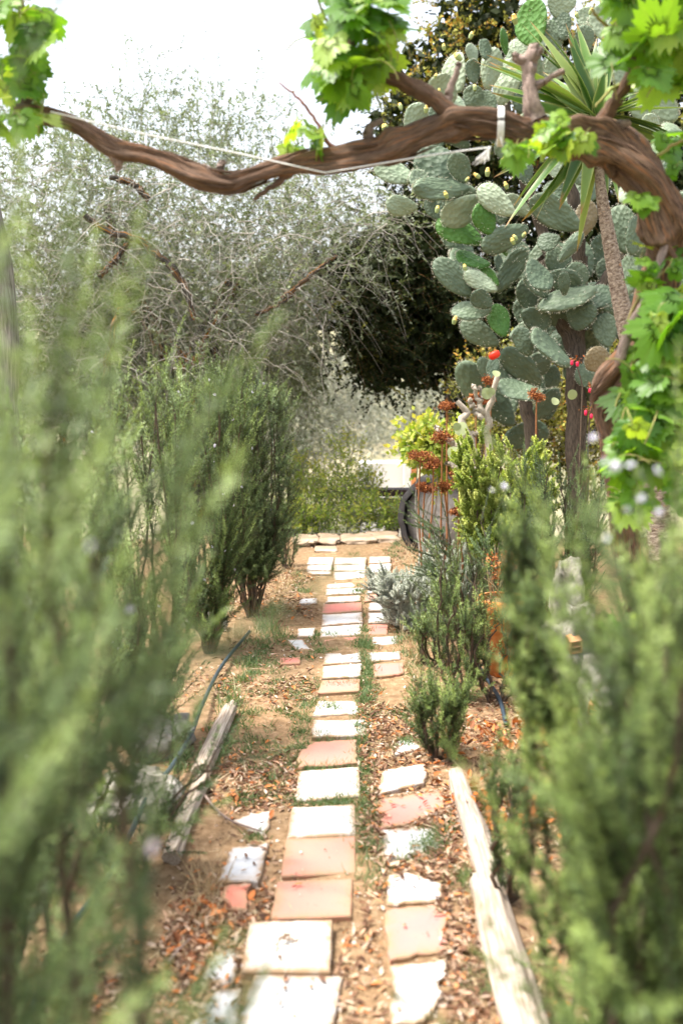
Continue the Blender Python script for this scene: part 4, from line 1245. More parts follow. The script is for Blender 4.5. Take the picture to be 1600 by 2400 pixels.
# big round stone with dark rim
ms = thing("millstone", "upright round grey stone with a dark rim, half hidden by the rusty stalks", "millstone", P(1025, 1240, 7.4) * np.array((1, 1, 0)))
mc = P(1040, 1215, 7.4)
Rm = 110 * mpx(7.4)
mb = MB()
th = np.linspace(0, 2 * math.pi, 49)
ring = np.stack((np.cos(th), np.zeros(49), np.sin(th)), -1)
nzm = Noise(3, 3, 12, .5, 2)
tilt = Matrix.Rotation(R(-28), 3, 'Z')
for nm, r0, r1, yw, mat in (("rim", Rm * .84, Rm, .09, M['rubber']), ("face", 0.0, Rm * .835, .06, M['dark_rock'])):
    mb = MB()
    prof = [(r0, -yw), (r1 * .97, -yw), (r1, -yw * .6), (r1, yw * .6), (r1 * .97, yw), (r0, yw)] if nm == "rim" else [(0.001, -yw * 1.15), (r1 * .5, -yw * 1.1), (r1, -yw * .7), (r1, yw)]
    Vs = []
    for pr, py_ in prof:
        p3 = ring[:48] * pr + np.array((0, py_, 0))
        p3 = p3 * (1 + .02 * nzm(p3 * 6)[:, None])
        Vs.append((np.array(tilt) @ p3.T).T)
    K = len(prof)
    V = np.concatenate(Vs)
    i, j = np.meshgrid(np.arange(48), np.arange(K - 1))
    a_ = (j * 48 + i).ravel()
    b2 = (j * 48 + (i + 1) % 48).ravel()
    mb.add(V, quads=np.stack((a_, b2, b2 + 48, a_ + 48), -1))
    o = mb.mesh(nm, mat)
    put(nm, o, ms, loc=Vector(mc) - ms.location)


# ------------------------------------------------------------------ prickly pear
cactus = thing("prickly_pear", "tall prickly pear cactus with many flat spiny pads behind the yucca", "cactus", (1.15, 6.5, 0))


def pad_mesh(seed):
    r = np.random.default_rng(seed)
    nz = Noise(seed, 3, 10, .3, 1.0)
    nu, nv = 22, 13
    mb = MB()
    t = np.linspace(0, 1, nv)
    z = (1 - np.cos(t * math.pi)) / 2
    half = np.sqrt(np.clip(1 - (2 * z - 1) ** 2, 0, 1)) * (0.60 + .62 * z - .22 * z * z) * .5
    th = np.arange(nu) / nu * 2 * math.pi
    cur = r.normal() * .08
    V = []
    for zi, hi in zip(z, half):
        x = hi * np.cos(th)
        y = np.minimum(hi, .16) * .42 * np.sin(th) + cur * (zi - .5) ** 2 * 2
        V.append(np.stack((x, y, np.full(nu, zi)), -1))
    V = np.concatenate(V)
    V[:, 0] *= 1 + .05 * nz(V * 2)
    V[:, 1] += .03 * nz(V * 2.2 + 3)
    i, j = np.meshgrid(np.arange(nu), np.arange(nv - 1))
    a = (j * nu + i).ravel()
    b = (j * nu + (i + 1) % nu).ravel()
    mb.add(V, quads=np.stack((a, b, b + nu, a + nu), -1))
    # spines along the rim and scattered over the faces
    ns = 130
    tt = .08 + .92 * r.random(ns)
    zi = (1 - np.cos(tt * math.pi)) / 2
    hi = np.sqrt(np.clip(1 - (2 * zi - 1) ** 2, 0, 1)) * (0.60 + .62 * zi - .22 * zi * zi) * .5
    ang = np.where(r.random(ns) < .55, r.integers(0, 2, ns) * math.pi + r.normal(size=ns) * .25, r.random(ns) * 6.28)
    p = np.stack((hi * np.cos(ang), np.minimum(hi, .16) * .42 * np.sin(ang) + cur * (zi - .5) ** 2 * 2, zi), -1)
    d = norm(np.stack((np.cos(ang), .9 * np.sin(ang), (zi - .45) * 1.6), -1) + r.normal(size=(ns, 3)) * .35)
    for k in range(2):
        rhombs(mb, p, norm(d + r.normal(size=(ns, 3)) * .25), .055, .009, .5, mat=1, side=norm(r.normal(size=(ns, 3))))
    return mb


PADB = [pad_mesh(100 + k) for k in range(6)]
PADM = {k: [b.mesh("pad", [M['pad_' + k], M['spine']]) for b in PADB] for k in ('grey', 'pale', 'green', 'brown')}


def pad(bx, by, tx, ty, w, tone, Y=6.4, turn=None, ytilt=None):
    b = P(bx, by, Y)
    L2 = math.hypot(bx - tx, by - ty) * mpx(Y)
    yt = rng.normal() * .18 * L2 if ytilt is None else ytilt * L2
    e = P(tx, ty, Y) + np.array((0, yt, 0))
    ax = Vector(e - b)
    L = ax.length
    zax = ax.normalized()
    view = Vector((0, -1, 0))
    nrm = (view - zax * view.dot(zax)).normalized()
    tw = rng.normal() * .45 if turn is None else turn
    tw = max(-.9, min(.9, tw))
    nrm = Matrix.Rotation(tw, 3, zax) @ nrm
    xax = zax.cross(nrm) * -1
    wid = w * mpx(Y) / max(.75, math.cos(tw))
    o = bpy.data.objects.new("pad", PADM[tone][int(rng.integers(6))])
    COL.objects.link(o)
    o.parent = cactus
    R3 = Matrix((xax, -nrm, zax)).transposed()
    if R3.determinant() < 0:
        R3 = Matrix((-xax, -nrm, zax)).transposed()
    M4 = Matrix.Translation(Vector(b) - cactus.location) @ R3.to_4x4() @ Matrix.Diagonal((wid / .86, L * .85, L, 1))
    o.matrix_local = M4
    return o


PADS = [(1268, 104, 1232, 0, 70, 'green'), (1310, 118, 1285, 45, 42, 'grey'), (1318, 95, 1312, 22, 42, 'grey'), (1300, 42, 1325, -20, 62, 'pale'), (1082, 214, 1055, 124, 62, 'pale'),
        (1110, 196, 1105, 138, 36, 'grey'), (1135, 140, 1140, 86, 32, 'grey'), (1110, 148, 1102, 100, 30, 'pale'), (1140, 210, 1160, 110, 48, 'pale'), (1165, 246, 1205, 143, 62, 'pale'),
        (1155, 272, 1130, 210, 44, 'grey'), (1064, 240, 1008, 188, 60, 'pale'), (1110, 266, 1108, 198, 46, 'grey'), (962, 325, 986, 243, 56, 'pale'), (1042, 290, 1008, 252, 36, 'grey'),
        (1084, 434, 982, 348, 86, 'grey'), (1092, 430, 1060, 362, 46, 'grey'), (974, 424, 878, 383, 56, 'pale'), (1098, 442, 960, 456, 54, 'grey'), (978, 486, 903, 480, 44, 'pale'),
        (1030, 514, 1010, 452, 46, 'grey'), (1128, 460, 1038, 522, 62, 'pale'), (1134, 562, 1020, 523, 56, 'green'), (1152, 550, 1118, 478, 56, 'green'), (1204, 504, 1123, 433, 54, 'pale'),
        (1244, 504, 1183, 458, 32, 'pale'), (1240, 532, 1128, 582, 58, 'grey'), (1148, 622, 1066, 598, 46, 'green'), (1102, 694, 1018, 608, 56, 'grey'), (1164, 682, 1090, 638, 40, 'pale'),
        (1166, 670, 1126, 628, 32, 'green'), (1163, 686, 1226, 583, 48, 'grey'), (1186, 600, 1172, 554, 20, 'green'), (1152, 718, 1103, 688, 42, 'grey'), (1152, 724, 1056, 732, 44, 'grey'),
        (1182, 790, 1160, 712, 50, 'green'), (1168, 808, 1083, 753, 54, 'grey'), (1268, 904, 1174, 818, 62, 'grey'), (1338, 858, 1240, 778, 60, 'grey'), (1358, 534, 1238, 468, 64, 'grey'),
        (1312, 558, 1260, 572, 42, 'grey'), (1308, 614, 1367, 543, 32, 'grey'), (1398, 678, 1258, 722, 54, 'grey'), (1240, 608, 1277, 684, 58, 'grey'), (1425, 814, 1414, 732, 52, 'grey'),
        (1468, 594, 1448, 478, 56, 'grey'), (1478, 598, 1502, 503, 48, 'grey'), (1484, 602, 1548, 533, 46, 'grey'), (1475, 694, 1475, 598, 42, 'grey'), (1478, 754, 1478, 688, 32, 'grey'),
        (1450, 474, 1512, 418, 52, 'pale'), (1432, 852, 1370, 834, 62, 'brown'), (1402, 904, 1358, 858, 58, 'grey'), (1272, 924, 1163, 905, 56, 'grey'), (1240, 834, 1214, 768, 46, 'grey'),
        (1322, 694, 1318, 638, 27, 'grey'), (1150, 894, 1124, 838, 32, 'grey'), (1150, 894, 1159, 838, 28, 'grey'), (1332, 424, 1288, 378, 46, 'pale'), (1374, 434, 1350, 368, 52, 'grey'),
        (1240, 430, 1215, 372, 46, 'grey'), (1300, 470, 1300, 420, 50, 'grey'), (1356, 560, 1388, 470, 52, 'brown'), (1180, 340, 1150, 280, 50, 'grey'), (1240, 330, 1230, 262, 46, 'pale'),
        (1185, 130, 1175, 68, 18, 'green'), (1230, 130, 1200, 90, 36, 'pale'), (1260, 190, 1235, 120, 44, 'pale'), (1290, 200, 1310, 120, 50, 'pale'), (1370, 130, 1365, 60, 46, 'grey'), (1210, 380, 1165, 330, 44, 'grey'),
        (1010, 470, 965, 400, 52, 'pale'), (1500, 330, 1540, 270, 50, 'pale'), (1540, 420, 1580, 350, 50, 'grey')]
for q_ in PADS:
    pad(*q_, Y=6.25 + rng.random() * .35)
for k in range(100):
    x, y = rng.uniform(1000, 1640), rng.uniform(60, 1040)
    if x < 1090 and y > 520:
        continue
    if x < 1180 - (y - 60) * .4 and y < 260:
        continue
    a = rng.normal() * .8
    L = 62 + 75 * rng.random() ** 1.5
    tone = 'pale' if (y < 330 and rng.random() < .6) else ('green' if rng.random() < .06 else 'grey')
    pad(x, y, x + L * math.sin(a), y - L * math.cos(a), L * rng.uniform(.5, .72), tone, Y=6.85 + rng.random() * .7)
for pts in ([(1350, 1240, 26), (1352, 1000, 24), (1348, 820, 22), (1355, 700, 20), (1360, 600, 16)], [(1345, 820, 20), (1300, 700, 18), (1270, 600, 14)], [(1352, 760, 18), (1430, 640, 15), (1460, 580, 12)],
            [(1260, 1240, 20), (1240, 1000, 16), (1215, 900, 14), (1205, 820, 10)], [(1300, 640, 14), (1250, 480, 12), (1200, 330, 12), (1180, 200, 9)], [(1360, 620, 16), (1330, 420, 14), (1290, 250, 12), (1290, 130, 9)]):
    limb(cactus, "trunk" if pts[0][1] > 1000 else "branch", pts, 6.75, M['cactus_bark'], 24, 10)
for k in range(34):
    x, y = rng.uniform(1190, 1480), rng.uniform(640, 990)
    a = rng.normal() * .9
    L = 70 + 40 * rng.random()
    pad(x, y, x + L * math.sin(a), y - L * math.cos(a), 48 + 15 * rng.random(), 'grey', Y=6.5 + rng.random() * .5)
# buds and fruits
mb = MB()
for (z0, z1, r0, r1, rn) in ((0, .6, .2, .34, .2), (.6, 1.0, .30, .2, .9)):
    tubes(mb, np.array([(0, 0, z0 + (z1 - z0) * k / 5) for k in range(6)]), np.array([r0 + (r1 - r0) * math.sin(k / 5 * 1.57) for k in range(6)]) * (1 if rn < .5 else 1), 9, rnd=rn)
mb.add([(.2, 0, 1.0), (0, .2, 1.0), (-.2, 0, 1.0), (0, -.2, 1.0), (0, 0, 1.1)], tris=[(0, 1, 4), (1, 2, 4), (2, 3, 4), (3, 0, 4)], rnd=.95)
BUD = mb.mesh("bud", M['bud'])
for x, y, s_ in [(1080, 132, 18), (1112, 206, 13), (997, 258, 14), (902, 302, 15), (908, 296, 13), (940, 250, 14), (1208, 48, 18), (1174, 378, 16), (1124, 410, 14), (1141, 406, 16), (1188, 436, 14), (1048, 458, 14), (1022, 492, 14),
                 (1204, 566, 14), (1211, 556, 13), (1223, 550, 11), (1091, 628, 13), (1062, 752, 16), (1090, 420, 10), (1040, 112, 12), (1100, 84, 14), (1030, 215, 10), (1055, 240, 12), (1353, 36, 12), (1380, 28, 12), (1018, 180, 10)]:
    o = bpy.data.objects.new("bud", BUD)
    COL.objects.link(o)
    o.parent = cactus
    o.location = Vector(P(x, y + s_ * .5, 6.15)) - cactus.location
    o.rotation_euler = (rng.normal() * .3, rng.normal() * .4, 0)
    o.scale = (s_ * 1.15 * mpx(6.2),) * 3
o = put("fruit", stone_mesh("fruit", (.024, .024, .034), M['red_fruit'], 4, 14, 9, .05, facet=False), cactus, loc=Vector(P(1158, 832, 6.1)) - cactus.location)
o.rotation_euler = (0, 1.1, 0)


# ------------------------------------------------------------------ yucca
YY = 4.4
yc = P(1396, 278, YY)
yucca = thing("yucca", "yucca with spiky sword leaves on a thin ringed trunk behind the vine arch", "yucca", (P(1540, 1600, YY)[0], YY, 0))
rows = [np.append(P(x, y, YY), r_ * mpx(YY)) for x, y, r_ in [(1570, 1600, 30), (1545, 1250, 28), (1505, 920, 24), (1470, 780, 21), (1448, 680, 18), (1430, 580, 16), (1412, 480, 13), (1402, 390, 10), (1396, 280, 12)]]
s = spline(rows, 220)
mb = MB()
ringn = np.random.default_rng(5).random(400)


def yr(sv, th):
    k = sv[..., None] / .016 + .25 * np.sin(th * 1.0) + .15 * np.sin(3 * th + sv[..., None] * 20)
    saw = k - np.floor(k)
    return 1 + .10 * saw + .03 * np.sin(7 * th + np.floor(k) * 2.1)


tubes(mb, s[:, :3], s[:, 3], 18, ridge=yr)
mb.build("trunk", M['yucca_bark'], yucca)


def sword(droop, twist):
    mb = MB()
    K = 11
    t = np.linspace(0, 1, K)
    w = .048 * np.minimum(1, .65 + 1.2 * t) * np.clip((1 - t) / .62, 0, 1) ** .75
    z = t * math.cos(droop * .5)
    sag = -droop * t ** 2
    V, bk = [], []
    for k in range(K):
        for a_, up_ in ((-1, .35), (0, 0), (1, .35)):
            V.append((a_ * w[k] * .5 * math.cos(twist * t[k]), sag[k] * .55 + up_ * w[k] * .5 + a_ * w[k] * .3 * math.sin(twist * t[k]), z[k]))
            bk.append((a_, t[k], 0))
    q = []
    for k in range(K - 1):
        for a_ in (0, 1):
            q.append((k * 3 + a_, k * 3 + a_ + 1, k * 3 + a_ + 4, k * 3 + a_ + 3))
    mb.add(V, quads=q, bk=bk)
    return mb.mesh("leaf", M['yucca'])


SW = [sword(d_, t_) for d_, t_ in ((.02, .1), (.08, -.3), (.18, .2), (.3, .4), (.1, .6))]


def sword_leaf(tx, ty, dy, k, wsc=1.0):
    e = P(tx, ty, YY) + np.array((0, dy, 0))
    st = yc + (e - yc) * .02 + np.array((0, 0, -.02 + .04 * rng.random()))
    v = Vector(e - st)
    L = v.length
    z = v.normalized()
    upv = Vector((0, -.3, 1)) if abs(z.z) < .8 else Vector((0, -1, 0))
    x = upv.cross(z).normalized()
    x = Matrix.Rotation(rng.normal() * .5, 3, z) @ x
    y = z.cross(x)
    o = bpy.data.objects.new("leaf", SW[k])
    COL.objects.link(o)
    o.parent = yucca
    o.matrix_local = Matrix.Translation(Vector(st) - yucca.location) @ Matrix((x, y, z)).transposed().to_4x4() @ Matrix.Diagonal((wsc * 1.15, wsc, L, 1))


for tx, ty in [(1252, 28), (1168, 88), (1120, 110), (1150, 130), (1152, 178), (1158, 200), (1165, 250), (1316, 52), (1340, 60), (1376, 5), (1378, 72), (1370, 180), (1330, 90), (1210, 90), (1400, 180), (1470, 200), (1556, 205), (1600, 222),
               (1560, 260), (1590, 285), (1600, 300), (1590, 325), (1570, 335), (1540, 345), (1155, 430), (1150, 415), (1158, 520), (1180, 460), (1265, 525), (1310, 488), (1300, 470), (1370, 590), (1430, 480), (1445, 484), (1455, 455), (1350, 500),
               (1230, 500), (1500, 390), (1560, 380), (1610, 250), (1420, 60), (1440, 110), (1290, 110), (1240, 160), (1220, 230), (1530, 150)]:
    sword_leaf(tx, ty, rng.normal() * .1, int(rng.integers(5)), .8 + .4 * rng.random())
for k in range(26):
    a = rng.random() * 6.28
    el = rng.uniform(-.3, 1.2)
    L = .4 + .12 * rng.random()
    e = yc + L * np.array((math.cos(a) * math.cos(el), abs(math.sin(a)) * math.cos(el), math.sin(el)))
    st = yc
    v = Vector(e - st)
    z = v.normalized()
    x = Vector((0, 0, 1)).cross(z).normalized()
    o = bpy.data.objects.new("leaf", SW[int(rng.integers(5))])
    COL.objects.link(o)
    o.parent = yucca
    o.matrix_local = Matrix.Translation(Vector(st) - yucca.location) @ Matrix((x, z.cross(x), z)).transposed().to_4x4() @ Matrix.Diagonal((1, 1, L, 1))

# ------------------------------------------------------------------ grapevine
vine = thing("grapevine", "old grapevine arching across the top of the path with lobed bright green leaves", "vine", (P(1450, 1500, 3.3)[0], 3.3, 0))
ctrl = [(40, 262, 18), (120, 283, 20), (190, 303, 20), (265, 345, 25), (330, 352, 22), (400, 380, 22), (470, 415, 26), (530, 434, 27), (600, 408, 24), (680, 388, 28), (750, 378, 34), (820, 372, 36), (900, 348, 34),
        (970, 322, 34), (1050, 303, 36), (1120, 299, 38), (1200, 297, 38), (1290, 300, 40), (1370, 312, 44), (1440, 348, 50), (1505, 415, 50), (1548, 500, 46), (1562, 580, 42), (1545, 680, 40), (1505, 770, 40), (1462, 850, 42), (1430, 930, 38),
        (1440, 1050, 26), (1470, 1300, 26), (1500, 1560, 30), (1510, 1875, 36)]
rows = []
for k, (x, y, r_) in enumerate(ctrl):
    Y = YV + (.3 * max(0, k - 20) / 9)
    rows.append(np.append(P(x, y, Y), r_ * mpx(Y)))
s = spline(rows, 260)
nzv = Noise(21, 3, 26, .5, 2.6)
nzk = Noise(22, 3, 10, 1.2, 3.0)


def vine_ridge(sv, th):
    tw = th + sv[..., None] * 2.2
    x = np.stack(np.broadcast_arrays(np.cos(tw) * 1.7, np.sin(tw) * 1.7, sv[..., None] * 2.2 * np.ones(len(th))), -1)
    v = nzv(x.reshape(-1, 3)).reshape(x.shape[:-1])
    y = np.stack(np.broadcast_arrays(np.cos(th) * .5 * np.ones(sv.shape + (1,)), np.sin(th) * .5 * np.ones(sv.shape + (1,)), sv[..., None] * 2.0 * np.ones(len(th))), -1)
    w = nzk(y.reshape(-1, 3)).reshape(y.shape[:-1])
    return 1 + .13 * v + .13 * w - .10 * np.exp(-(v / .22) ** 2)


mb = MB()
wob = np.stack([Noise(k, 1, 8, 1.5, 5)(np.linspace(0, 3.2, 260)[:, None]) for k in (41, 42, 43)], -1)
s[:, :3] += wob * .006
knot = np.zeros(260)
for kk in rng.choice(np.arange(20, 200), 13, replace=False):
    knot += .32 * rng.random() * np.exp(-((np.arange(260) - kk) / 2.5) ** 2)
tubes(mb, s[:, :3], s[:, 3] * np.interp(np.arange(260), (0, 130, 165, 259), (.86, .80, .95, 1.1)) * (1 + knot), 44, ridge=vine_ridge)
# loose fibrous strips of bark
for kk in range(46):
    i0 = int(rng.integers(8, 205))
    n_ = int(rng.integers(8, 22))
    seg = s[i0:i0 + n_]
    th0 = rng.random() * 6.28
    tn = norm(np.gradient(seg[:, :3], axis=0))
    a_ = norm(np.cross(tn, np.array((0.06, .1, 1.0))))
    b_ = np.cross(tn, a_)
    off = (1.0 + .10 * np.sin(np.linspace(0, 3.14, n_)) + .05 * rng.random())[:, None] * seg[:, 3:4] * .84
    th_ = th0 + np.linspace(0, .5 * rng.normal(), n_)
    tubes(mb, seg[:, :3] + off * (np.cos(th_)[:, None] * a_ + np.sin(th_)[:, None] * b_), .0042 * np.sin(np.linspace(.15, 3.0, n_)) + .0006, 5)
mb.build("trunk", M['vine_bark'], vine)


def vpart(name, pts, mat, n=20, S=10, amp=.12, dy=0.0, Y=YV, tip=True):
    rows = [np.append(P(x, y, Y + dy * k / max(1, len(pts) - 1)), r_ * mpx(Y)) for k, (x, y, r_) in enumerate(pts)]
    s = spline(rows, n)
    s[1:-1, :3] += rng.normal(size=(n - 2, 3)) * .0015
    rad = s[:, 3].copy()
    if tip:
        s = np.vstack((s, s[-1:]))
        s[-1, :3] += (s[-2, :3] - s[-3, :3]) * .3
        rad = np.append(rad, rad[-1] * .05)
    mb = MB()
    tubes(mb, s[:, :3], rad, S, ridge=bark_ridge(Noise(int(rng.integers(1e6)), 3, 14, .6, 2.5), amp, 8, 1.4))
    return mb.build(name, mat, vine)


vpart("branch", [(1110, 305, 24), (1065, 272, 22), (1010, 228, 17), (960, 200, 16), (915, 180, 15), (850, 172, 12), (800, 165, 10), (770, 170, 8)], M['vine_bark'], 40, 16, .12, -.05)
vpart("branch", [(850, 172, 11), (830, 140, 9), (825, 60, 8), (830, -60, 8)], M['vine_bark'], 24, 10, .1, -.05)
vpart("branch", [(120, 275, 16), (60, 250, 13), (90, 170, 10), (60, 90, 9), (40, -60, 8)], M['vine_bark'], 24, 10, .1)
vpart("branch", [(1395, 300, 16), (1430, 255, 14), (1470, 190, 12), (1490, 90, 10), (1500, -60, 9)], M['vine_bark'], 28, 10, .1, -.06)
vpart("spur", [(1046, 245, 9), (1055, 215, 8), (1072, 160, 6), (1074, 150, 8)], M['spur'])
vpart("spur", [(1258, 285, 24), (1242, 235, 18), (1238, 180, 15), (1240, 145, 17), (1250, 120, 12), (1252, 102, 8)], M['spur'], 24, 12, .16)
vpart("spur", [(1242, 150, 12), (1215, 138, 9), (1203, 130, 9)], M['spur'])
vpart("spur", [(1244, 140, 9), (1262, 125, 7), (1268, 115, 6)], M['spur'])
vpart("spur", [(1250, 205, 10), (1275, 190, 7), (1320, 165, 6)], M['spur'])
vpart("spur", [(868, 345, 16), (862, 318, 12), (866, 298, 9), (895, 282, 7)], M['spur'])
vpart("spur", [(270, 355, 18), (276, 380, 11), (277, 400, 5)], M['spur'])
vpart("spur", [(500, 420, 14), (486, 398, 8), (475, 388, 5)], M['spur'])
vpart("spur", [(515, 400, 9), (520, 388, 8), (522, 380, 8)], M['spur'])
vpart("spur", [(690, 395, 12), (655, 425, 8), (625, 445, 6), (595, 468, 4)], M['vine_bark'])
vpart("spur", [(1420, 320, 16), (1440, 300, 12), (1475, 285, 7)], M['spur'])
vpart("spur", [(1430, 350, 30), (1432, 390, 22), (1440, 410, 10)], M['vine_bark'])
vpart("spur", [(1500, 400, 14), (1490, 330, 9), (1486, 318, 6)], M['spur'])
vpart("cane", [(795, 352, 6), (770, 336, 5), (745, 290, 4), (715, 250, 3.5), (690, 222, 3), (655, 194, 2)], M['cane'], 24, 7, .05)
vpart("cane", [(1560, 560, 9), (1540, 640, 10), (1520, 690, 9), (1480, 760, 12), (1450, 850, 12)], M['spur'], 24, 8, .1, -.1)


def vine_leaf(seed):
    r = np.random.default_rng(seed)
    lob = [(0, 1.0, 24), (52, .86, 20), (-52, .86, 20), (106, .62, 20), (-106, .62, 20)]
    ang = np.linspace(-165, 165, 57)
    rad = np.full(len(ang), .0)
    for a0, h, wd in lob:
        rad = np.maximum(rad, h * (1 - .42 * (np.abs(ang - a0) / (wd * 1.6)) ** 1.7).clip(0))
    rad = np.maximum(rad, .52 - .25 * (np.abs(ang) > 140))
    rad *= 1 + .09 * np.where(np.arange(len(ang)) % 2 == 0, 1, -1) * (rad > .3) + r.normal(size=len(ang)) * .03
    th = np.radians(ang)
    vein = np.max(np.stack([np.exp(-((ang - a0) / 5.0) ** 2) for a0, _, _ in lob]), 0)
    n = len(ang)
    V = [(0, 0, 0)]
    bk = [(1, 1, 1)]
    cup, fold, ph = r.normal() * .12 - .06, r.uniform(.05, .3), r.random() * 6
    for fr in (.35, .7, 1.0):
        for i in range(n):
            x, y = rad[i] * fr * math.sin(th[i]), rad[i] * fr * math.cos(th[i])
            z = cup * (x * x + y * y) - fold * abs(x) * .35 - .10 * vein[i] * fr * .4 + .07 * math.sin(3.0 * th[i] + ph) * fr ** 2 - .16 * max(0, y) ** 2
            V.append((x, y, z))
            vv = vein[i] * (1 - .3 * fr)
            bk.append((vv, vv, vv))
    q, t = [], []
    for i in range(n - 1):
        t.append((0, 1 + i + 1, 1 + i))
        for k in range(2):
            q.append((1 + k * n + i, 1 + k * n + i + 1, 1 + (k + 1) * n + i + 1, 1 + (k + 1) * n + i))
    mb = MB()
    mb.add(V, quads=[f[::-1] for f in q], tris=[f[::1] for f in t], bk=bk, smooth=True)
    pp = spline([(0, 0, -.0), (0, -.3, -.08), (0, -.6, -.3), (0, -.75, -.6)], 7)
    tubes(mb, pp, np.full(7, .018), 4, mat=1)
    return mb.mesh("leaf", [M['vine'], M['petiole']])


VL = [vine_leaf(300 + k) for k in range(7)]
nleafs = 0


def put_leaf(root, pos, size, facing=None, down=None):
    f = Vector(rng.normal(size=3) * .5 + np.array((-.15, -.75, .65))) if facing is None else Vector(facing)
    f.normalize()
    dn = Vector(rng.normal(size=3) * .55 + np.array((0, -.25, -.9))) if down is None else Vector(down)
    y = (dn - f * dn.dot(f)).normalized()
    x = y.cross(f)
    o = bpy.data.objects.new("leaf", VL[int(rng.integers(7))])
    COL.objects.link(o)
    o.parent = root
    o.matrix_local = Matrix.Translation(Vector(pos) - root.location) @ Matrix((x, y, f)).transposed().to_4x4() @ Matrix.Scale(size, 4)


def leaf_cluster(root, x0, x1, y0, y1, n, Y, dY, size=.068, shape=None):
    k = 0
    while k < n:
        x, y = rng.uniform(x0, x1), rng.uniform(y0, y1)
        if shape and not shape(x, y):
            continue
        put_leaf(root, P(x, y, Y + rng.uniform(-dY, dY)), size * rng.uniform(.5, 1.3))
        k += 1


leaf_cluster(vine, -60, 112, -60, 300, 61, 2.95, .14, 0.074, lambda x, y: x < 105 - .25 * abs(y - 120) * .3 + 10)
leaf_cluster(vine, 740, 925, -90, 225, 63, 2.95, .14, 0.089, lambda x, y: ((x - 828) / 85) ** 2 + (max(0, y - 90) / 125) ** 2 < 1)
leaf_cluster(vine, 1425, 1640, -90, 215, 74, 2.9, .16, 0.091, lambda x, y: y < 130 + .35 * (x - 1400) or x < 1480)
leaf_cluster(vine, 1235, 1370, 275, 350, 20, 2.86, .05, .055)
leaf_cluster(vine, 1180, 1235, 335, 355, 3, 2.86, .04, .055)
leaf_cluster(vine, 1505, 1620, 560, 700, 19, 3.0, .1, 0.065)
leaf_cluster(vine, 1460, 1640, 690, 1060, 79, 2.85, .16, 0.097, lambda x, y: x > (1530 if y < 830 else 1468))
leaf_cluster(vine, 1420, 1500, 1000, 1090, 9, 2.8, .08, 0.059)
leaf_cluster(vine, 1450, 1640, 980, 1180, 26, 2.75, .12, 0.077)
leaf_cluster(vine, 1485, 1515, 455, 500, 3, 2.95, .03, 0.053)
leaf_cluster(vine, 1545, 1640, 300, 430, 13, 3.05, .12, 0.059)
leaf_cluster(vine, 1465, 1490, 790, 820, 2, 2.9, .03, 0.047)
leaf_cluster(vine, 680, 745, 280, 350, 9, 3.0, .05, 0.056)


for pts in ([(835, 172, 4), (800, 110, 4), (760, 40, 3), (742, -20, 3)], [(850, 172, 4), (880, 220, 3), (895, 260, 2)], [(820, 170, 4), (790, 205, 3), (752, 235, 2)], [(90, 170, 4), (100, 230, 3), (90, 320, 2)], [(60, 90, 4), (110, 60, 3), (135, 20, 2)],
            [(1470, 190, 5), (1430, 210, 4), (1395, 250, 2)], [(1490, 90, 5), (1420, 60, 4), (1385, 20, 3)], [(1545, 640, 5), (1500, 690, 4), (1470, 760, 3), (1480, 850, 2)], [(1545, 680, 5), (1580, 800, 4), (1560, 950, 4), (1500, 1060, 3)],
            [(1510, 760, 5), (1480, 860, 4), (1440, 960, 3), (1450, 1060, 2)], [(1500, 400, 5), (1560, 350, 4), (1600, 330, 3)], [(1270, 290, 4), (1300, 320, 3), (1340, 330, 2)], [(1260, 300, 4), (1230, 330, 3), (1195, 352, 2)]):
    vpart("shoot", pts, M['petiole'], 16, 6, .04, -.06)

young = thing("young_vine", "young vine shoot with pale lobed leaves low among the right rosemary", "vine", (.72, 2.55, 0))
for pts in ([(1480, 2000, 5), (1450, 1850, 4), (1400, 1760, 4), (1300, 1720, 3)], [(1480, 2000, 5), (1500, 1800, 4), (1480, 1620, 4), (1430, 1480, 3)]):
    rows = [np.append(P(x, y, 2.45), r_ * mpx(2.45)) for x, y, r_ in pts]
    rows[0][2] = -.01
    s_ = spline(rows, 20)
    mb = MB()
    tubes(mb, s_[:, :3], s_[:, 3], 6)
    mb.build("cane", M['petiole'], young)
for x, y in [(1290, 1690), (1310, 1770), (1325, 1740), (1480, 1560), (1500, 1610), (1465, 1640), (1420, 1460), (1450, 1500), (1520, 1700), (1540, 1780), (1400, 1800), (1570, 1600), (1440, 1740), (1500, 1450), (1330, 1830)]:
    put_leaf(young, P(x, y, 2.4 + rng.normal() * .06), rng.uniform(.036, .058))


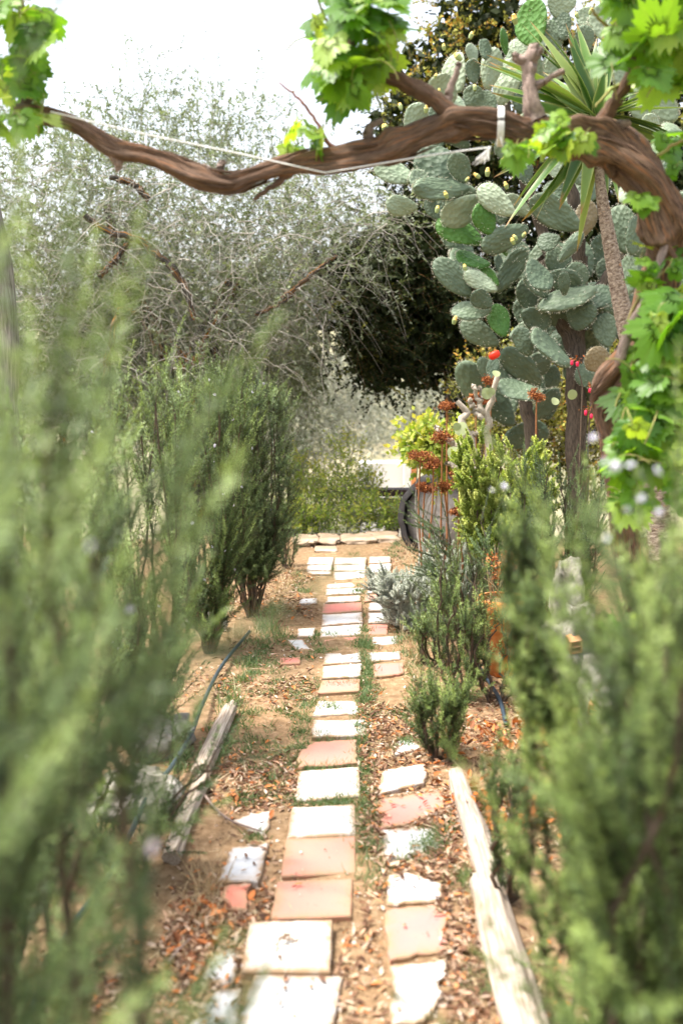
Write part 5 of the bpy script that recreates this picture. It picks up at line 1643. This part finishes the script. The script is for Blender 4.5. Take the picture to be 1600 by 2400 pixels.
# ------------------------------------------------------------------ dried stalks, kalanchoe, pale branches
def umbel(px, py, basey, wpx, Y, lab, basex=None):
    basex = px if basex is None else basex
    b = P(basex, basey, Y)
    b[2] = -.01
    e = P(px, py, Y)
    r_ = thing("dried_flower_stalk", lab, "dried flower", b, "rust-brown dried flower stalks")
    w = wpx * mpx(Y) / 2 * .92
    s = spline([b, b * .65 + e * .35 + np.array((rng.normal() * .012, 0, 0)), b * .3 + e * .7 + np.array((rng.normal() * .014, 0, 0)), e], 14)
    mb = MB()
    tubes(mb, s, np.linspace(.0062, .0045, 14), 6)
    mb.build("stalk", M['rust_stalk'], r_)
    mb = MB()
    n = 16
    a = rng.random(n) * 6.28
    u = np.sqrt(rng.random(n))
    tips = e + np.stack((w * u * np.cos(a), w * u * np.sin(a) * .8, w * (.32 - .28 * u ** 2) + rng.normal(size=n) * .004), -1)
    w *= rng.uniform(.8, 1.15)
    tl = rng.normal(size=2) * .28
    tips[:, 2] += (tips[:, :2] - e[:2]) @ tl + rng.normal(size=n) * w * .14
    st = e + np.array((0, 0, -w * .5))
    C = np.stack([spline([st, st * .4 + tp * .6 + np.array((0, 0, -.006)), tp], 5) for tp in tips])
    tubes(mb, C, np.full((n, 5), .0016), 4, rnd=.4)
    m = 34
    pos = np.repeat(tips, m, 0) + rng.normal(size=(n * m, 3)) * np.array((.013, .013, .009)) * (w / .06)
    rhombs(mb, pos, norm(rng.normal(size=(n * m, 3)) + np.array((0, 0, .2))), .015, .007, rng.random(n * m))
    mb.build("flower_head", M['dead_flower'], r_, kind='stuff')


for a_ in [(985, 1072, 1400, 66, 5.55, "foremost tall dried umbel with a broad brown head at the path's right edge"),
           (1036, 1028, 1320, 56, 5.7, "tallest dried umbel rising just right of the broad one"),
           (1015, 1090, 1310, 44, 5.75, "shorter dried umbel tucked under the broad head"),
           (1040, 1144, 1330, 40, 5.6, "low dried umbel with a flat dark head between the stalks"),
           (995, 1146, 1330, 38, 5.8, "low dried umbel left of the stalk cluster, just above the round stone"),
           (1078, 1122, 1320, 50, 5.6, "dried umbel on a reddish stalk right of the cluster"),
           (1046, 955, 1150, 40, 6.1, "loose dried umbel high against the dark tree"),
           (1075, 1200, 1330, 40, 5.5, "withered low umbel close to the sprawling rosemary"),
           (1115, 935, 1120, 38, 6.1, "dried umbel among the pale branches, left one"),
           (1140, 940, 1120, 36, 6.1, "dried umbel among the pale branches, right one"),
           (1150, 895, 1080, 40, 6.2, "dark rusty umbel below the red cactus fruit"),
           (1256, 930, 1080, 34, 5.9, "upright brown seed head above the yellow-green bush")]:
    umbel(*a_)

plb = thing("bare_succulent", "succulent with pale knobbly bare branches and few round leaves", "succulent", P(1135, 1130, 5.9))
for pts in ([(1150, 1420, 15), (1140, 1140, 13), (1125, 1090, 13), (1100, 1040, 12), (1082, 990, 10), (1095, 965, 8), (1070, 940, 6)], [(1100, 1050, 10), (1065, 1040, 9), (1035, 1020, 7), (1018, 1000, 5)], [(1140, 1130, 11), (1145, 1020, 9), (1140, 970, 8), (1155, 930, 7), (1165, 880, 6)],
            [(1130, 980, 7), (1105, 950, 6), (1100, 935, 5)], [(1130, 970, 7), (1115, 915, 5), (1108, 905, 5)], [(1145, 1010, 7), (1110, 1018, 6), (1085, 1016, 5)], [(1130, 1100, 8), (1080, 1098, 7), (1045, 1085, 5)], [(1120, 960, 6), (1128, 925, 5), (1122, 905, 4)]):
    limb(plb, "branch", pts, 5.9, M['pale_branch'], 18, 8)
mb = MB()
th = np.arange(14) / 14 * 2 * math.pi
mb.add(np.vstack((np.stack((np.cos(th), np.sin(th), .12 * np.cos(2 * th)), -1), [(0, 0, -.08)])), tris=[(14, i, (i + 1) % 14) for i in range(14)], rnd=.7)
M['round'] = foliage('pale round succulent leaves', [(0, (.16, .2, .08)), (1, (.34, .38, .2))], transl=.2)
RL = mb.mesh("round_leaf", M['round'])
for x, y, r_ in [(1065, 1062, 19), (1080, 1005, 17), (1140, 922, 14), (1162, 875, 10), (1020, 1085, 14), (1150, 918, 10), (1070, 1000, 10), (1340, 925, 12), (1300, 940, 10)]:
    o = bpy.data.objects.new("round_leaf", RL)
    COL.objects.link(o)
    o.parent = plb
    o.location = Vector(P(x, y, 5.8)) - plb.location
    o.rotation_euler = (R(80) + rng.normal() * .3, rng.normal() * .3, rng.normal() * .4)
    o.scale = (r_ * mpx(5.8),) * 3


def kal(lab, base, heads):
    r_ = thing("red_flower_plant", lab, "flower", P(base[0], base[1], 5.9), "red flowers in front of the cactus")
    for x, y in heads:
        mb = MB()
        b0 = P(base[0], base[1], 5.9)
        b0[2] = -.01
        tubes(mb, spline([b0, P(base[0], base[1], 5.9), P((x + base[0]) / 2 + 6, (y + base[1]) / 2, 5.9), P(x, y + 12, 5.9)], 10), np.linspace(.005, .0035, 10), 6)
        mb.build("stem", M['rosemary_stem'], r_)
        mb = MB()
        n = 26
        pos = P(x, y, 5.9) + rng.normal(size=(n, 3)) * np.array((.022, .015, .012)) + np.array((0, 0, .01))
        rhombs(mb, pos, norm(rng.normal(size=(n, 3)) + np.array((0, 0, .2))), .02, .010, rng.random(n))
        mb.build("dried_bracts", M['dead_flower'], r_, kind='stuff')
        for k in range(2):
            o = put("flower", stone_mesh("flower", (.009, .009, .015), M['red_flower'], int(rng.integers(999)), 8, 6, .15, facet=False), r_,
                    loc=Vector(P(x + rng.uniform(-16, 16), y + rng.uniform(2, 14), 5.82)) - r_.location)


kal("red-flowered plant with two crimson bells, higher one under the browning pad", (1362, 960), [(1352, 848)])
kal("red-flowered plant with crimson bells beside the tall rosemary shoot", (1380, 985), [(1384, 905), (1380, 965)])

# ------------------------------------------------------------------ terracotta pot
pc = P(1172, 1535, 4.55)
pot = thing("terracotta_pot", "orange terracotta pot with a heavy rim half hidden by blurred rosemary", "pot", (pc[0], pc[1], 0))
hz_ = P(1172, 1400, 4.55)[2]
Rp = .108
prof = [(.0, 0.0), (.070, 0), (.074, .01), (.096, hz_ - .075), (.100, hz_ - .062), (Rp + .004, hz_ - .058), (Rp + .010, hz_ - .045), (Rp + .012, hz_ - .008), (Rp + .006, hz_), (Rp - .006, hz_), (Rp - .010, hz_ - .05), (.0, hz_ - .055)]


def lathe(prof, n=40, wob=.0):
    nzp = Noise(8, 3, 8, 1, 4)
    th = np.arange(n) / n * 2 * math.pi
    V = np.concatenate([np.stack((r_ * np.cos(th), r_ * np.sin(th), np.full(n, z)), -1) for r_, z in prof])
    V[:, :2] *= 1 + wob * nzp(V * 5)[:, None]
    K = len(prof)
    i, j = np.meshgrid(np.arange(n), np.arange(K - 1))
    a = (j * n + i).ravel()
    b = (j * n + (i + 1) % n).ravel()
    return V, np.stack((a, b, b + n, a + n), -1)


V, q = lathe(prof[:10], wob=.012)
mb = MB()
mb.add(V, quads=q)
put("pot_body", mb.mesh("pot_body", M['terracotta']), pot, loc=(0, 0, 0))
V, q = lathe([(Rp - .005, hz_ - .03), (.05, hz_ - .02), (.001, hz_ - .016)], wob=.01)
mb = MB()
mb.add(V, quads=q)
put("potting_soil", mb.mesh("potting_soil", M['dirt_dark']), pot, loc=(0, 0, 0))
dp = thing("dead_plant", "withered orange flower clump and pale straw growing in the terracotta pot", "plant", (pc[0], pc[1], hz_ - .02))
for k in range(16):
    e = P(1160 + rng.normal() * 28, 1300 + rng.random() * 60, 4.5)
    b = np.array((pc[0] + rng.normal() * .03, pc[1] + rng.normal() * .03, hz_ - .03))
    mb = MB()
    tubes(mb, spline([b, (b + e) / 2 + rng.normal(size=3) * .015, e], 8), np.linspace(.0022, .001, 8), 4)
    mb.build("straw", M['straw'], dp)
mb = MB()
n = 130
pos = P(1172, 1312, 4.5) + rng.normal(size=(n, 3)) * np.array((.035, .03, .018))
rhombs(mb, pos, rvec(n), .02, .009, rng.random(n) * .6 + .4)
n = 60
pos = P(1165, 1345, 4.5) + rng.normal(size=(n, 3)) * np.array((.014, .02, .02))
rhombs(mb, pos, rvec(n), .02, .009, rng.random(n) * .6 + .4)
mb.build("flower_head", M['dead_flower'], dp, kind='stuff')

# ------------------------------------------------------------------ ground cover: grass, litter, straw
def ground_h(p):
    return near_z(p[:, 0], p[:, 1])


def tufts(name, centers, nb, hgt, spread, mat, wd=.0045, lean=.6, kind='stuff'):
    c = np.asarray(centers)
    k = len(c)
    idx = np.repeat(np.arange(k), nb)
    N = len(idx)
    pos = c[idx] + np.column_stack((rng.normal(size=(N, 2)) * spread, np.zeros(N)))
    pos[:, 2] = np.where(pos[:, 1] < 8, ground_h(pos), pos[:, 2]) - .002
    h = hgt * (.4 + .9 * rng.random(N)) * (np.repeat(.6 + .7 * rng.random(k), nb))
    d = norm(np.array((0, 0, 1.0)) + rng.normal(size=(N, 3)) * np.array((lean, lean, .1)))
    bend = rng.normal(size=(N, 3)) * .5 + np.array((0, 0, -.35))
    sd_ = norm(np.cross(d, rvec(N)))
    t = (0, .5, 1)
    P_ = [pos + h[:, None] * (tt * d + tt * tt * .5 * bend) for tt in t]
    w0 = wd
    V = np.stack((P_[0] - sd_ * w0 * .5, P_[0] + sd_ * w0 * .5, P_[1] + sd_ * w0 * .42, P_[1] - sd_ * w0 * .42, P_[2]), 1)
    b = np.arange(N) * 5
    mb = MB()
    rn = np.clip(np.repeat(rng.random(k), nb) * .5 + rng.random(N) * .45 + .35 * (rng.random(N) < .1), 0, 1)
    mb.v.append(V.reshape(-1, 3))
    mb.bk.append(np.zeros((N * 5, 3)))
    mb.q.append((np.stack((b, b + 1, b + 2, b + 3), -1), rn, 0, False))
    mb.t.append((np.stack((b + 3, b + 2, b + 4), -1), rn, 0, False))
    mb.n = N * 5
    return mb.build(name, mat, kind=kind)


gc = []


def line(x0, y0, x1, y1, n, sp=10):
    for _ in range(n):
        t = rng.random()
        gc.append(G(x0 + (x1 - x0) * t + rng.normal() * sp, y0 + (y1 - y0) * t + rng.normal() * sp * .5))


line(865, 1560, 858, 1650, 46, 9)
line(850, 1650, 845, 1900, 60, 9)
line(850, 1900, 850, 1990, 12, 6)
line(740, 1610, 850, 1600, 14, 6)
line(735, 1650, 850, 1670, 18, 5)
line(740, 1730, 850, 1722, 10, 4)
line(700, 1800, 830, 1793, 24, 4)
line(695, 1885, 835, 1875, 18, 4)
line(710, 1600, 690, 1780, 36, 14)
line(740, 1490, 870, 1480, 10, 4)
line(850, 1480, 860, 1560, 26, 5)
line(745, 1530, 850, 1520, 8, 3)
line(835, 1300, 845, 1480, 22, 4)
line(780, 1335, 850, 1330, 6, 2)
line(770, 1395, 850, 1390, 8, 2)
line(960, 1480, 1000, 1720, 70, 18)
line(930, 1680, 990, 1660, 16, 8)
line(920, 1755, 960, 1740, 8, 8)
line(995, 2000, 1050, 1930, 18, 10)
line(940, 2010, 1010, 1985, 12, 7)
line(1060, 2090, 1110, 2050, 8, 10)
line(1110, 2330, 1130, 2280, 8, 8)
line(545, 1620, 640, 1480, 70, 24)
line(560, 1640, 640, 1840, 40, 28)
line(600, 1500, 700, 1700, 30, 22)
line(520, 1700, 500, 1790, 26, 10)
line(430, 1760, 420, 1800, 16, 12)
line(560, 1875, 605, 1880, 10, 8)
line(590, 1960, 610, 1965, 4, 5)
line(660, 1880, 640, 1840, 6, 8)
line(880, 2080, 870, 1960, 10, 8)
line(690, 1340, 720, 1400, 14, 10)
line(900, 1330, 940, 1260, 22, 10)
line(1200, 1880, 1260, 1860, 12, 18)
line(720, 1560, 735, 1480, 10, 8)
gc = gc + [g + np.array((rng.normal() * .015, rng.normal() * .02, 0)) for g in gc]
tufts("grass", gc, 17, .034, .018, M['grass'], .0030)
gc = []
line(960, 1500, 1000, 1700, 26, 14)
line(950, 1260, 965, 1330, 22, 12)
line(640, 1400, 690, 1330, 16, 12)
line(560, 1520, 640, 1440, 18, 16)
line(1030, 1380, 1090, 1300, 18, 14)
line(1120, 1760, 1300, 1900, 22, 40)
line(480, 2200, 500, 2000, 10, 20)
tufts("dry_grass", gc, 16, .10, .02, M['straw'], .0026, .5)
# taller grass left by rosemary foot
gc = []
line(590, 1450, 660, 1500, 14, 10)
line(520, 1690, 560, 1640, 8, 8)
tufts("tall_grass", gc, 12, .14, .015, M['grass'], .003, .35)


drift = Noise(404, 2, 16, .5, 2.6)


def litter(name, n, sampler, size, asp, mat, rnd, keep_on_tiles=.09, lift=.012, flat=.35):
    p = sampler(n)
    p = p[rng.random(len(p)) < np.clip(.55 + .55 * drift(p), .06, 1)]
    ins = inside_tiles(p, .02)
    ok = ~ins | (rng.random(len(p)) < keep_on_tiles)
    p, ins = p[ok], ins[ok]
    N = len(p)
    z = ground_h(p) + .003 + rng.random(N) ** 2 * lift
    z[ins] = .013 + rng.random(ins.sum()) * .004
    pos = np.column_stack((p, z))
    a = rng.random(N) * 6.28
    d = norm(np.stack((np.cos(a), np.sin(a), rng.normal(size=N) * flat * np.where(ins, .2, 1)), -1))
    l = size * (.5 + .9 * rng.random(N))
    up = norm(np.array((0, 0, 1.0)) + rng.normal(size=(N, 3)) * flat)
    s_ = norm(np.cross(up, d))
    nn = np.cross(d, s_)
    w = l * asp * (.7 + .6 * rng.random(N))
    curl = (.15 + .5 * rng.random(N)) * w
    l_, w_, c_ = l[:, None], w[:, None], curl[:, None]
    m1, m2 = pos + d * l_ * .35, pos + d * l_ * .7
    V = np.stack((pos, m1 - s_ * w_ * .5 + nn * c_, m1, m1 + s_ * w_ * .5 + nn * c_, m2 - s_ * w_ * .4 + nn * c_, m2, m2 + s_ * w_ * .4 + nn * c_, pos + d * l_ + nn * c_ * .6), 1)
    b = np.arange(N) * 8
    mb = MB()
    rn = rnd(N)
    mb.v.append(V.reshape(-1, 3))
    mb.bk.append(np.zeros((N * 8, 3)))
    q = np.concatenate([np.stack((b + i0, b + i1, b + i2, b + i3), -1) for i0, i1, i2, i3 in ((1, 2, 5, 4), (2, 3, 6, 5))])
    t = np.concatenate([np.stack((b + i0, b + i1, b + i2), -1) for i0, i1, i2 in ((0, 2, 1), (0, 3, 2), (4, 5, 7), (5, 6, 7))])
    mb.q.append((q, np.tile(rn, 2), 0, True))
    mb.t.append((t, np.tile(rn, 4), 0, True))
    mb.n = N * 8
    return mb.build(name, mat, kind='stuff')


def region(polys):
    """sampler: uniform in photo pixels within weighted boxes, mapped to the ground"""
    w = np.array([b[4] for b in polys], float)

    def f(n):
        k = rng.choice(len(polys), n, p=w / w.sum())
        bx = np.array([b[:4] for b in polys])[k]
        x = bx[:, 0] + (bx[:, 1] - bx[:, 0]) * rng.random(n)
        y = bx[:, 2] + (bx[:, 3] - bx[:, 2]) * rng.random(n)
        return np.array([G(a_, b_)[:2] for a_, b_ in zip(x, y)])
    return f


reg = region([(500, 740, 1480, 1640, 3.2), (460, 700, 1380, 1490, 2.0), (480, 700, 1640, 1900, 2.6), (400, 640, 1850, 2200, 2.8), (380, 560, 2150, 2420, 1.6), (840, 990, 1660, 1800, 1.3), (880, 1060, 1780, 2100, 1.6), (840, 890, 1500, 2000, .8), (620, 740, 1330, 1480, 1.8),
              (1000, 1300, 1600, 1900, 1.8), (1000, 1130, 1880, 2240, 1.1), (1100, 1600, 1800, 2400, 2.6), (650, 700, 1950, 2400, .3), (0, 450, 1650, 2400, 2.8), (890, 1000, 1290, 1480, 1.2), (960, 1500, 1400, 1660, 2.4), (200, 560, 1480, 1660, 1.0), (760, 900, 2080, 2400, .25), (1050, 1120, 2180, 2400, .4)])
litter("leaf_litter", 30000, reg, .025, .30, M['litter'], lambda n: rng.random(n) ** 1.1)
litter("orange_leaf_litter", 420, region([(400, 640, 1700, 2250, 1.4), (1000, 1080, 1700, 1900, .5), (560, 740, 1400, 1560, .4), (380, 520, 1950, 2300, 1)]), .03, .5, M['orange_litter'], lambda n: rng.random(n))
litter("leaf_pile", 1500, region([(1215, 1320, 1690, 1880, 1.0), (1090, 1320, 1700, 1960, .7)]), .034, .45, M['orange_litter'], lambda n: rng.random(n) ** 1.4, lift=.05, flat=.6)
litter("straw_litter", 9000, reg, .05, .05, M['straw'], lambda n: rng.random(n), lift=.008, flat=.15, keep_on_tiles=.03)
# crumbs of soil and small stones in the joints
mb = MB()
reg2 = region([(500, 1120, 1900, 2420, 2.0), (640, 1000, 1480, 1900, 1.0), (660, 960, 1280, 1480, .3)])
p = reg2(2600)
ins = inside_tiles(p, .0)
p = p[~ins | (rng.random(len(p)) < .06)]
ins = inside_tiles(p, 0)
N = len(p)
sz = .002 + .006 * rng.random(N) ** 3
z = np.where(ins, .015, ground_h(p) + .001)
o6 = np.array([(1, 0, 0), (0, 1, 0), (-1, 0, 0), (0, -1, 0), (0, 0, .8), (0, 0, -.6)])
V = np.column_stack((p, z))[:, None, :] + (o6[None] * sz[:, None, None]) * (.6 + .8 * rng.random((N, 6, 1)))
f8 = np.array([(0, 1, 4), (1, 2, 4), (2, 3, 4), (3, 0, 4), (1, 0, 5), (2, 1, 5), (3, 2, 5), (0, 3, 5)])
T_ = (np.arange(N)[:, None, None] * 6 + f8[None]).reshape(-1, 3)
mb.add(V, tris=T_, rnd=np.repeat(rng.random(N), 8), smooth=False)
M['pebble'] = solid("crumbs of soil and pale grit", [(0.0, (0.2, 0.12, 0.07)), (0.6, (0.4, 0.27, 0.16)), (0.85, (0.6, 0.52, 0.42)), (1.0, (0.75, 0.72, 0.68))], src='rnd')
mb.build("grit", M['pebble'], kind='stuff')
